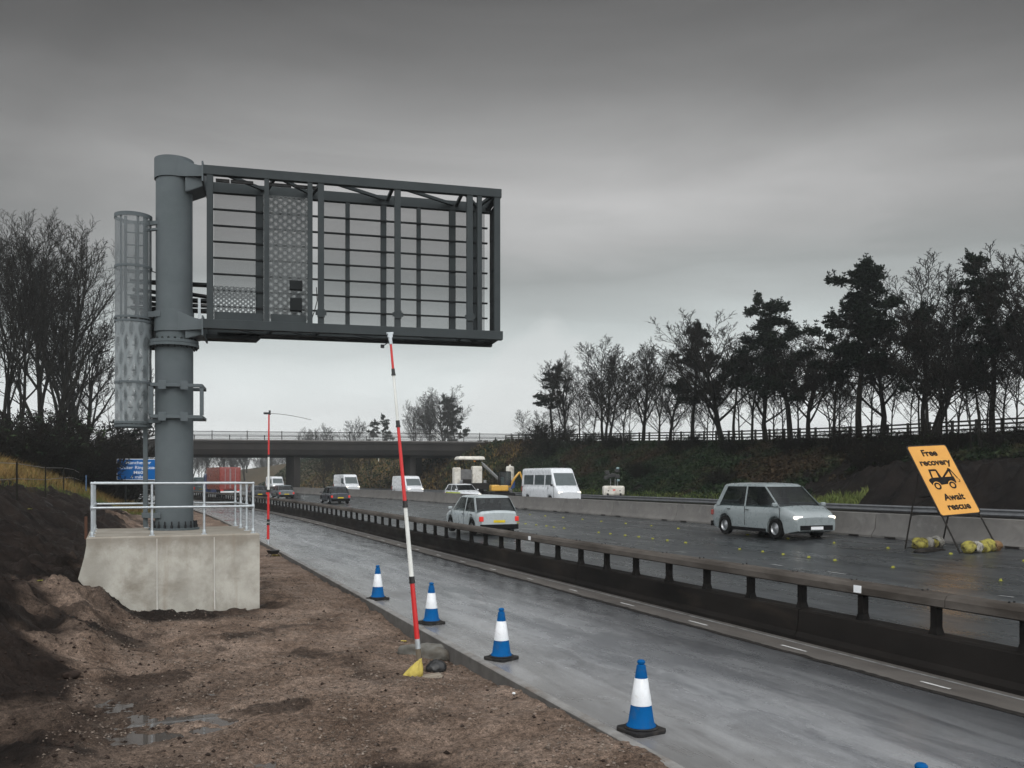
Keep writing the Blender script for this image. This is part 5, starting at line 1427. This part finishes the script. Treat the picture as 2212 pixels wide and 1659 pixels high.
# ================================================================== VEHICLES
def wheel(parent, x, y, r, w, side):
    Mw = Matrix.Translation((x, y, r)) @ Matrix.Rotation(R(90), 4, 'Y')
    t = MB(); t.lathe([(r * .62, -w / 2), (r * .92, -w / 2), (r, -w * .35), (r, w * .35), (r * .92, w / 2), (r * .62, w / 2)], 24, Mw, close=False); o = t.build('wheel', M['tyre'], parent, 40)
    t = MB(); sx = side * w * .42
    t.lathe([(r * .64, sx - side * .03), (r * .60, sx), (r * .52, sx - side * .05), (r * .16, sx - side * .01), (.01, sx)] if side > 0 else [(.01, sx), (r * .16, sx - side * .01), (r * .52, sx - side * .05), (r * .60, sx), (r * .64, sx - side * .03)], 20, Mw, close=False)
    t.build('rim', M['alloy'], o, 40)

def interp(x, pts):
    xs = [p[0] for p in pts]; ys = [p[1] for p in pts]
    return float(np.interp(x, xs, ys))

def vehicle(name, label, cat, X, s, toward, paint_, L=4.3, Wd=1.78, Ht=1.5, belt=.93, hood=.78, clear=.2, cab=None, rear_drop=.0, wr=.31, wb=None, van=False, group=None, z=None, lights=True, stripe=None, plate=False):
    zz = z if z is not None else (zc(X - float(curve(s))) if X - float(curve(s)) < 22.6 else .72)
    hd = math.atan2(float(curve(s + 1) - curve(s - 1)), 2.0)
    t = thing(name, label, cat, (X, s, zz + .004), -hd + (math.pi if toward else 0), group)
    hw = Wd / 2; hl = L / 2; wb = wb or L * .6
    wy = [-wb / 2 - .04, wb / 2 - .04]
    if cab is None: cab = (.27 * L, .08 * L, -.36 * L, -.485 * L)       # windscreen foot, roof front, roof rear, tailgate foot
    ya, yb, yc_, yd = cab
    ztop = [(-hl, belt - .10 - rear_drop), (-hl + .06, belt - .02 - rear_drop), (yd + .05, belt), (ya - .1, belt), (ya, belt - .0), (ya + (hl - ya) * .55, hood + .03), (hl - .12, hood - .06), (hl, hood - .22)]
    ys = sorted(set([round(-hl + L * i / 70, 4) for i in range(71)]))
    b = MB(); rows = []
    for y in ys:
        e = abs(y) / hl
        w = hw * (1 - .16 * e ** 7) ; zt_ = interp(y, ztop)
        zl = clear + .10 * max(0, e - .8) / .2
        za = zl
        for yw in wy:
            dy = abs(y - yw); Rr = wr + .07
            if dy < Rr: za = max(za, wr + math.sqrt(Rr * Rr - dy * dy))
        za = min(za, zt_ - .12)
        zm = max(za + .02, (zl + zt_) / 2 + .02); zm = min(zm, zt_ - .06)
        half = [(0, zl), (w * .80, zl), (w * .84, max(zl, za - .02)), (w * .955, za), (w * .985, za + .25 * (zm - za)), (w * 1.0, zm), (w * .998, zm + .35 * (zt_ - zm)), (w * .985, zm + .62 * (zt_ - zm)), (w * .962, zm + .84 * (zt_ - zm)), (w * .925, zt_ - .012), (w * .86, zt_ + .008), (w * .6, zt_ + .028), (w * .3, zt_ + .04), (0, zt_ + .044)]
        rows.append([(x, y, z_) for x, z_ in half] + [(-x, y, z_) for x, z_ in reversed(half[1:-1])] + [(half[0][0], y, half[0][1])])
    b.grid(rows); m = len(rows[0]); b.f.append(tuple(range(m - 1))); b.f.append(tuple(reversed(range((len(rows) - 1) * m, len(rows) * m - 1))))
    b.build('body', paint_, t, 50)
    # cabin outline at height fraction q
    def outline(q, off=0.0, n=8):
        z_ = belt - .03 + (Ht - belt + .03) * q
        yf = ya + (yb - ya) * q + off; yr = yd + (yc_ - yd) * q - off
        w = hw * (.945 - (.15 if not van else .07) * q) + off; r_ = (.30 - .06 * q) if not van else .14
        pts = []
        for cx, cy, a0 in ((w - r_, yf - r_, 0), (-w + r_, yf - r_, 90), (-w + r_, yr + r_, 180), (w - r_, yr + r_, 270)):
            for i in range(n + 1):
                a = R(a0 + 90 * i / n); pts.append((cx + r_ * math.cos(a), cy + r_ * math.sin(a), z_))
        return pts + [pts[0]]
    qs = [0, .3, .6, .86]
    b = MB(); b.grid([outline(q) for q in qs]); b.build('cabin_side' if van else 'glasshouse', paint_ if van else M['glass'], t, 40)
    b = MB(); r0 = outline(.86); r1 = outline(.92, -.012); r2 = outline(.965, -.05); r3 = outline(.99, -.14)
    r4 = [(x * .55, y * .8 + (yb + yc_) / 2 * .2, z_ + .02) for x, y, z_ in r3]; r5 = [(x * .15, y * .6 + (yb + yc_) / 2 * .4, z_ + .03) for x, y, z_ in r3]
    b.grid([r0, r1, r2, r3, r4, r5]); k0 = len(b.v) - len(r5); b.f.append(tuple(range(k0, k0 + len(r5) - 1))); b.build('roof', paint_, t, 60)
    def side_pt(y, q, sx, off):
        z_ = belt - .03 + (Ht - belt + .03) * q; w = hw * (.945 - (.15 if not van else .07) * q) + off; return Vector((sx * w, y, z_))
    def yfr(q): return ya + (yb - ya) * q
    def yrr(q): return yd + (yc_ - yd) * q
    if not van:
        for sx in (-1, 1):
            for nm, f0 in (('front_pillar', lambda q: (yfr(q) - .17, .09)), ('centre_pillar', lambda q: ((yfr(0) + yrr(0)) / 2 - .05, .08)), ('rear_pillar', lambda q: (yrr(q) + .30, .22))):
                b = MB(); rows = []
                for q in qs:
                    y0, ww = f0(q); rows.append([side_pt(y0 - ww / 2, q, sx, .004), side_pt(y0 - ww / 2, q, sx, .012), side_pt(y0 + ww / 2, q, sx, .012), side_pt(y0 + ww / 2, q, sx, .004)])
                b.grid(rows); b.build(nm, paint_, t, 60)
    else:
        q0, q1 = .06, .60
        b = MB(); rows = []
        for q in (.05, .3, .55, .72):
            w = hw * (.945 - .07 * q) - .12; rows.append([(x, yfr(q) + .008 - .0 * abs(x), belt - .03 + (Ht - belt + .03) * q) for x in (-w, -w * .5, 0, w * .5, w)])
        b.grid(rows); b.build('windscreen', M['glass'], t, 60)
        wins = van if isinstance(van, list) else [(ya - .25, yb - .85)]
        for sx in (-1, 1):
            for y1_, y0_ in wins:
                b = MB(); b.grid([[side_pt(y0_, q, sx, .006), side_pt(y1_ if q > .3 or y1_ < yb else y1_ + .0, q, sx, .006)] for q in (.08, .35, .62)]); b.build('side_window', M['glass'], t)
        b = MB(); w = hw * .72
        b.grid([[(x, yrr(q) - .008, belt - .03 + (Ht - belt + .03) * q) for x in (-w, -.04, .04, w)] for q in (.12, .62)]); b.build('rear_window', M['glass'], t)
    if not van:
        for sx in (-1, 1):
            for y in (.04 * L, -.19 * L):
                b = MB(); b.box((sx * hw * .45, y, belt + .02), (.44, .14, .52)); b.box((sx * hw * .45, y, belt + .37), (.24, .10, .17)); b.build('seat', M['trim'], t, 0, .04)
    for sx in (-1, 1):
        for y in wy: wheel(t, sx * (hw - .11), y, wr, .2, sx)
        b = MB(); b.box((sx * (hw * .72), hl - .10, hood - .19), (.32, .16, .12)); b.build('headlight', M['lamp_white'] if toward else M['alloy'], t, 0, .04)
        zt0_ = belt - .30 if not van else belt - .25
        b = MB(); b.box((sx * hw * .84, -hl + .035, zt0_), (.17, .12, .20 if not van else .36)); b.build('tail_light', M['lamp_red'] if not toward else M['p_red'], t, 0, .02)
        b = MB(); b.box((sx * (hw + .09), ya - .25, belt + .07), (.17, .10, .13)); b.build('wing_mirror', paint_ if not van else M['trim'], t, 0, .03)
        b = MB(); b.box((sx * (hw * .997), (wy[0] + wy[1]) / 2, clear + .06), (.02, wb - 2 * wr - .25, .12)); b.build('sill', M['trim'], t)
        for yd_ in ((ya - .12, (ya + yd) / 2 - .02) if not van else (ya - .1, ya - 1.15)):
            b = MB(); b.box((sx * (hw * .996), yd_, (clear + belt) / 2 + .08), (.012, .014, belt - clear - .22)); b.build('door_seam', M['trim'], t)
        for yd_ in (((ya + yd) / 2 + .12, (ya + yd) / 2 - .95) if not van else (ya - 1.0,)):
            b = MB(); b.box((sx * (hw * .998 + .008), yd_, belt - .15), (.03, .16, .028)); b.build('door_handle', M['trim'], t, 0, .008)
        if stripe is not None:
            b = MB(); b.box((sx * (hw * .998), 0, belt - .24), (.02, L * .72, .20)); b.build('side_band', stripe, t)
    b = MB(); b.box((0, hl - .02, clear + .20), (Wd * .72, .10, .16)); b.build('grille', M['trim'], t, 0, .02)
    b = MB(); b.box((0, -hl - .01, clear + .16), (Wd * .9, .12, .20)); b.build('bumper', M['trim'], t, 0, .02)
    b = MB(); b.box((0, -hl - .004, belt - .40), (.50, .02, .10)); b.build('number_plate', M['plate_y'], t)
    b = MB(); b.box((0, hl + .032, clear + .19), (.50, .012, .10)); b.build('front_plate', M['sign_white'], t)
    return t
def at_u(u, Xr): 
    s = solve_s(u, Xr); return Xr + float(curve(s)), s
X, s = at_u(1668, 20.4); vehicle('people_carrier', 'silver people carrier driving past the concrete barrier left of the orange sign', 'car', X, s, True, M['p_silver'], 4.7, 1.86, 1.86, 1.08, .92, .2, (1.75, .75, -1.75, -2.2), wr=.34)
X, s = at_u(1035, 13.2); vehicle('hatchback_car', 'pale silver estate car driving away behind the dark parapet', 'car', X, s, False, M['p_pale'], 4.6, 1.82, 1.62, .98, .84, .2, wr=.33)
X, s = at_u(722, 16.2); vehicle('hatchback_car', 'dark car with red tail lights driving away in the middle of the carriageway', 'car', X, s, False, M['p_dark'], 4.4, 1.8, 1.5)
X, s = at_u(610, 16.0); vehicle('hatchback_car', 'small dark car far off just left of the bridge pier', 'car', X, s, False, M['p_grey'], 4.2, 1.76, 1.48)
X, s = at_u(553, 14.2); vehicle('hatchback_car', 'distant dark car beside the rear of the red lorry', 'car', X, s, False, M['p_dark'], 4.2, 1.76, 1.48)
wins = [(2.0, 1.05), (.9, -.5), (-.7, -2.1)]
X, s = at_u(1188, 28.2); vehicle('minibus', 'large white high-roofed minibus coming towards the camera on the far side', 'minibus', X, s, True, M['p_white'], 6.6, 2.05, 2.75, 1.42, 1.15, .25, (2.75, 1.9, -3.15, -3.22), van=[(2.15, 1.15), (.95, -.75), (-.95, -2.7)], wr=.35)
X, s = at_u(880, 27.5); vehicle('delivery_van', 'white van on the far side just right of the leaning pole', 'van', X, s, True, M['p_white'], 5.2, 1.95, 2.25, 1.2, 1.05, .22, (2.1, 1.3, -2.5, -2.55), van=[(1.5, .6)], wr=.33)
X, s = at_u(748, 27.5); vehicle('delivery_van', 'white van with lit headlights behind the dark car', 'van', X, s, True, M['p_white'], 5.4, 1.98, 2.5, 1.3, 1.1, .22, (2.1, 1.4, -2.6, -2.65), van=[(1.5, .6)], wr=.33)
X, s = at_u(594, 26.5); vehicle('delivery_van', 'distant white van left of the bridge pier', 'van', X, s, True, M['p_white'], 5.2, 1.95, 2.3, 1.2, 1.05, .22, (2.1, 1.3, -2.5, -2.55), van=[(1.5, .6)], wr=.33)
X, s = at_u(1000, 26.2); vehicle('patrol_car', 'white estate car with a lime band along its side behind the barrier', 'car', X, s, True, M['p_white'], 4.8, 1.84, 1.5, stripe=M['p_lime'])
X, s = at_u(426, 13.4); vehicle('delivery_van', 'distant teal grey van left of the red lorry', 'van', X, s, False, M['p_teal'], 5.2, 1.95, 2.5, 1.2, 1.05, .22, (2.1, 1.3, -2.5, -2.55), van=[(1.5, .6)], wr=.33)

# red lorry
X, s = at_u(482, 13.0)
lo = thing('red_lorry', 'red box lorry driving away towards the bridge', 'lorry', (X, s, zc(13)), -math.atan2(float(curve(s + 1) - curve(s - 1)), 2.0))
b = MB(); b.box((0, 0, 2.35), (2.5, 8.4, 2.75)); b.build('cargo_box', M['p_red'], lo, 0, .04)
b = MB(); b.box((0, -4.22, 2.35), (2.3, .04, 2.5)); b.build('rear_door', M['p_red'], lo, 0, .01)
b = MB(); [b.box((x, -4.25, 2.35), (.05, .04, 2.4)) for x in (-.6, -.05, .05, .6)]; b.build('door_bar', M['alloy'], lo)
b = MB(); b.box((0, 0, .90), (2.3, 8.2, .14)); b.box((0, .2, .66), (.9, 8.6, .28)); b.build('chassis', M['trim'], lo)
b = MB(); b.box((0, 5.5, 1.75), (2.4, 1.9, 2.4)); b.build('driver_cab', M['p_blue'], lo, 0, .12)
b = MB(); b.box((0, 5.2, 3.15), (2.2, 1.2, .55)); b.build('wind_deflector', M['p_red'], lo, 0, .2)
b = MB(); [b.box((sx * 1.22, -.2, .75), (.04, 3.4, .5)) for sx in (-1, 1)]; b.build('side_guard', M['p_blue'], lo, 0, .01)
b = MB(); b.box((0, -4.2, .72), (2.3, .1, .2)); b.build('under_run_bar', M['sign_white'], lo)
for sx in (-1, 1):
    for y in (5.2, -2.0, -3.1): wheel(lo, sx * 1.05, y, .48, .3, sx)
    b = MB(); b.box((sx * 1.0, -4.26, .9), (.35, .05, .14)); b.build('tail_light', M['lamp_red'], lo)
ps = W(520, 1050, 105); 

# ------------------------------------------------------------------ road works plant on the far side
X, s = 33.6 + float(curve(95)), 0
Xr = 33.8; s = solve_s(1015, Xr); X = Xr + float(curve(s))
ml = thing('milling_machine', 'white road milling machine with canopy and raised conveyor under the bridge end', 'road machine', (X, s, .72), R(-8))
def bx_(nm, c, sz, mat, bev=.04, M3=None):
    b = MB(); b.box(c, sz, M3); return b.build(nm, mat, ml, 0, bev)
b = MB(); b.hexa([(-1.5, -1.3, 3.98), (1.5, -1.3, 3.98), (1.5, 1.3, 3.98), (-1.5, 1.3, 3.98)], [(-1.35, -1.15, 4.36), (1.35, -1.15, 4.36), (1.35, 1.15, 4.36), (-1.35, 1.15, 4.36)]); b.build('canopy', M['p_cream'], ml, 0, .12)
for x in (-.9, .9):
    for y in (-.9, .9):
        b = MB(); b.tube((x * .7, y, 2.2), (x, y, 4.0), .05, n=8); b.build('canopy_post', M['trim'], ml)
bx_('side_tank', (-1.55, -.6, 2.2), (.7, 1.4, 1.9), M['p_cream'], .12); bx_('side_tank', (.55, -1.0, 2.25), (1.05, 1.1, 2.1), M['p_cream'], .12)
bx_('engine_block', (-.45, .2, 2.1), (1.5, 2.6, 1.7), M['belt'], .05); bx_('engine_cover', (-.5, -.9, 1.55), (.9, .5, .7), M['sign_frame'], .05)
bx_('main_frame', (0, .3, 1.15), (3.2, 5.2, .7), M['sign_frame'], .05); bx_('drum_housing', (0, .2, .62), (2.9, 1.4, .9), M['trim'], .05)
for x in (-1.3, 1.3):
    for y in (-1.8, 2.2): bx_('crawler_track', (x, y, .36), (.42, 1.4, .7), M['tyre'], .2); bx_('lifting_column', (x, y, 1.2), (.28, .28, 1.2), M['alloy'], .03)
b = MB(); b.bar((1.2, -1.0, 3.55), (4.3, -1.6, .55), .85, .32); b.build('conveyor', M['belt'], ml, 0, .05)
b = MB(); b.bar((1.1, -.95, 3.75), (4.25, -1.55, .75), .95, .08); b.build('conveyor_cover', M['alloy'], ml, 0, .02)
b = MB(); b.bar((1.3, -.5, 3.1), (3.4, -1.0, .9), .08, .10); b.build('conveyor_stay', M['sign_frame'], ml)
b = MB(); b.lathe([(.0, 1.75), (.42, 1.77), (.45, 1.85), (.45, 3.15), (.40, 3.3), (.1, 3.36), (.1, 3.5), (.0, 3.52)], 20, Matrix.Translation((4.6, .4, 0))); o = b.build('water_tank', M['p_cream'], ml, 50)
bx_('tank_stand', (4.6, .4, 1.2), (.9, .9, 1.15), M['p_blue'], .03); bx_('beacon', (.35, -.9, 3.86), (.2, .2, .2), M['lamp_amber'], .03)
# digger
Xr = 33.0; s = solve_s(1085, Xr); X = Xr + float(curve(s))
dg_ = thing('excavator', 'small yellow excavator with black cab right of the white milling machine', 'excavator', (X, s, .72), R(-12))
def bd_(nm, c, sz, mat, bev=.04):
    b = MB(); b.box(c, sz); return b.build(nm, mat, dg_, 0, bev)
bd_('engine_cover', (-.35, 0, 1.05), (1.7, 1.5, .62), M['p_yellow'], .12); bd_('turntable', (0, 0, .66), (1.2, 1.2, .2), M['trim'], .03)
bd_('driver_cab', (.15, -.3, 1.95), (1.05, .9, 1.3), M['glass'], .08); bd_('cab_roof', (.15, -.3, 2.63), (1.1, .95, .10), M['trim'], .04)
for x in (-.38, .68):
    for y in (-.76, .16): bd_('cab_pillar', (x, y, 1.95), (.09, .09, 1.3), M['trim'], .01)
bd_('seat', (-.1, -.4, 1.7), (.35, .45, .8), M['p_teal'], .05)
for y in (-.75, .75):
    bd_('crawler_track', (0, y, .3), (2.3, .4, .6), M['tyre'], .2)
b = MB(); b.path([(.75, .25, 1.1), (1.25, .25, 2.0), (1.75, .25, 2.6)], [.13, .12, .10], 8); b.build('boom', M['p_yellow'], dg_, 40)
b = MB(); b.path([(1.75, .25, 2.65), (2.3, .25, 1.3)], [.10, .08], 8); b.build('dipper_arm', M['p_yellow'], dg_, 40)
b = MB(); b.hexa([(2.05, -.1, .75), (2.5, -.1, .8), (2.5, .6, .8), (2.05, .6, .75)], [(2.1, -.1, 1.3), (2.4, -.1, 1.35), (2.4, .6, 1.35), (2.1, .6, 1.3)]); b.build('bucket', M['trim'], dg_, 0, .02)
# white lamp trailer
Xr = 37.6; s = solve_s(1325, Xr)
tr = thing('lamp_trailer', 'white rounded trailer carrying black lamp heads at the foot of the bank', 'lighting trailer', (Xr + float(curve(s)), s, float(right_h(Xr, s)) + .05), -YAW)
b = MB(); b.box((0, 0, .72), (1.85, 1.1, .85)); b.build('trailer_body', M['p_cream'], tr, 0, .16)
b = MB(); b.box((0, 0, .25), (1.5, .7, .14)); b.build('chassis', M['trim'], tr)
for x in (-.55, .55): wheel(tr, x, -.5, .26, .16, 1)
for x in (-.25, .15, .35):
    b = MB(); b.tube((x, 0, 1.1), (x, 0, 1.75), .035, n=8); b.build('mast', M['alloy'], tr)
for x, z in ((-.62, 1.85), (-.35, 2.0), (-.55, 2.3), (.0, 2.05), (.35, 1.95), (.32, 2.45)):
    b = MB(); b.box((x, 0, z), (.40, .26, .34)); b.build('lamp_head', M['black'], tr, 0, .05)
for x, z in ((.40, 1.62), (.36, 2.66)):
    b = MB(); b.box((x, -.15, z), (.26, .05, .18)); b.build('lamp_lens', M['p_teal'], tr, 0, .02)
for i, x in enumerate((-.5, 0, .5)):
    b = MB(); b.box((x, -.556, .72 + .06 * (i % 2)), (.10 + .12 * (i % 2), .012, .10)); b.build('reflector', M['lamp_red'] if i == 1 else M['sign_frame'], tr)
# thin marker posts on the far verge
for u, yt, yb_, lab in ((941, 1012, 1050, 'thin pale marker post on the far verge right of the white van'), (1093, 990, 1062, 'thin pale post by the piers behind the milling machine')):
    pass
for i, (u, d_, h_, lab) in enumerate(((818, 150, 4.2, 'thin striped post on the brown slope beneath the bridge'), (945, 140, 5.0, 'thin post on the brown slope right of the bridge columns'))):
    p = W(u, 1034, d_); r_ = p.x - float(curve(p.y)); b = MB(); b.tube((0, 0, 0), (0, 0, h_ * .5), .06, n=8)
    t = thing('marker_post', lab, 'post', (p.x, p.y, float(right_h(r_, p.y)))); b.build('white_section', M['white'], t)
    b = MB(); b.tube((0, 0, h_ * .5), (0, 0, h_), .05, n=8); b.build('grey_section', M['belt'], t)

# ================================================================== LIGHT, SKY, AIR, CAMERA
w = bpy.data.worlds.new('World'); scene.world = w; w.use_nodes = True
nt = w.node_tree
for n_ in list(nt.nodes): nt.nodes.remove(n_)
out = nt.nodes.new('ShaderNodeOutputWorld'); bg = nt.nodes.new('ShaderNodeBackground')
geo = N(nt, 'ShaderNodeTexCoord').outputs['Generated']
sep = N(nt, 'ShaderNodeSeparateXYZ'); nt.links.new(geo, sep.inputs[0])
# cloud sheet: bands that follow elevation, broken by stretched noise
n1 = tex(nt, geo, 2.2, 5, 0.5, (1.0, 1.0, 5.5), 0.6)
n2 = tex(nt, geo, 5.0, 6, 0.55, (1.0, 1.0, 4.0), 0.4)
wob = math_(nt, 'ADD', math_(nt, 'MULTIPLY', math_(nt, 'SUBTRACT', n1, .5), .10), math_(nt, 'MULTIPLY', math_(nt, 'SUBTRACT', n2, .5), .03))
el = math_(nt, 'ADD', sep.outputs[2], wob)
def S(v): 
    v /= 255.0
    return ((v + .055) / 1.055) ** 2.4 if v > .04 else v / 12.92
def sg(v, t=0.0): return (S(v - t * .6), S(v + t * .4), S(v + t * .4))
band = ramp(nt, el, [(0.0, sg(246, 3)), (0.06, sg(243, 4)), (0.11, sg(233, 6)), (0.165, sg(204, 7)), (0.215, sg(168, 4)), (0.255, sg(178, 1)), (0.30, sg(190)), (0.345, sg(168)), (0.40, sg(142)), (0.47, sg(112)), (0.56, sg(96))])
fine = ramp(nt, n2, [(0.3, (.93,) * 3), (0.7, (1.07,) * 3)])
band = mixc(nt, 1.0, band, fine, 'MULTIPLY')
# darker cloud towards the sides of the break in the cover
dotn = N(nt, 'ShaderNodeVectorMath', operation='DOT_PRODUCT'); nt.links.new(geo, dotn.inputs[0]); dotn.inputs[1].default_value = (math.sin(R(26)), math.cos(R(26)), 0)
side = ramp(nt, dotn.outputs['Value'], [(0.80, (.52,) * 3), (0.96, (1.03,) * 3)])
upm = ramp(nt, sep.outputs[2], [(0.08, (0, 0, 0)), (0.3, (1, 1, 1))])
band = mixc(nt, upm, band, mixc(nt, 1.0, band, side, 'MULTIPLY'))
# a pale heap of cloud low over the trees
cl = N(nt, 'ShaderNodeVectorMath', operation='DISTANCE'); 
du = Vector(((1150 - U0) / F * CY + SY, CY - (1150 - U0) / F * SY, (V0 - 845) / F)).normalized()
nt.links.new(geo, cl.inputs[0]); cl.inputs[1].default_value = du
heap = ramp(nt, math_(nt, 'ADD', cl.outputs['Value'], math_(nt, 'MULTIPLY', math_(nt, 'SUBTRACT', tex(nt, geo, 9, 5, .6), .5), .12)), [(0.055, (1, 1, 1)), (0.075, (0, 0, 0))])
band = mixc(nt, math_(nt, 'MULTIPLY', heap, .35), band, sg(230, 2))
# high cover overhead and behind is thinner and brighter
dot2 = N(nt, 'ShaderNodeVectorMath', operation='DOT_PRODUCT'); nt.links.new(geo, dot2.inputs[0]); dot2.inputs[1].default_value = (SY, CY, .18)
br_f = ramp(nt, dot2.outputs['Value'], [(0.12, (1, 1, 1)), (0.68, (0, 0, 0))])
sky = N(nt, 'ShaderNodeTexSky', sky_type='NISHITA'); sky.sun_disc = False; sky.sun_elevation = R(40); sky.sun_rotation = R(200); sky.air_density = 1.5; sky.dust_density = 4
skyb = mixc(nt, 1.0, sky.outputs[0], (.09, .09, .09), 'MULTIPLY')
SKY_BRIGHT = (1.9, 1.95, 2.0)
thin = mixc(nt, 0.12, SKY_BRIGHT, skyb)
col = mixc(nt, br_f, band, thin)
nt.links.new(col, bg.inputs['Color']); bg.inputs['Strength'].default_value = 1.0
nt.links.new(bg.outputs[0], out.inputs['Surface'])

sl = bpy.data.lights.new('sun', 'SUN'); sl.energy = 0.9; sl.angle = R(25); sl.color = (1.0, .97, .93)
so_ = bpy.data.objects.new('sun', sl); COL.objects.link(so_)
dv = Vector((math.sin(R(200)) * math.cos(R(40)), math.cos(R(200)) * math.cos(R(40)), math.sin(R(40))))
so_.rotation_euler = dv.to_track_quat('Z', 'Y').to_euler()

HAZE = 0.0009
m, ntv, outv = new_mat('haze_air')
pv = N(ntv, 'ShaderNodeVolumePrincipled'); pv.inputs['Color'].default_value = (.80, .83, .84, 1); pv.inputs['Density'].default_value = HAZE; pv.inputs['Anisotropy'].default_value = 0.72
ntv.links.new(pv.outputs[0], outv.inputs['Volume'])
hz = MB(); hz.box((0, 0, 12.9), (880, 880, 29.2)); ho = hz.build('haze', m); prop(ho, kind='stuff')
ho.location = (0, 0, 0)

cd = bpy.data.cameras.new('camera'); cam = bpy.data.objects.new('camera', cd); COL.objects.link(cam)
cd.sensor_fit = 'HORIZONTAL'; cd.sensor_width = 36; cd.lens = 36 * F / 2212; cd.shift_y = (V0 - 829.5) / 2212; cd.clip_end = 5000; cd.clip_start = .05
cam.location = (0, 0, H); cam.rotation_euler = (R(90), 0, -YAW)
scene.camera = cam
scene.view_settings.view_transform = 'Standard'; scene.view_settings.look = 'None'; scene.view_settings.gamma = 1; scene.view_settings.exposure = 0
scene.cycles.max_bounces = 6; scene.cycles.transparent_max_bounces = 16; scene.cycles.volume_bounces = 1
scene.cycles.use_denoising = True
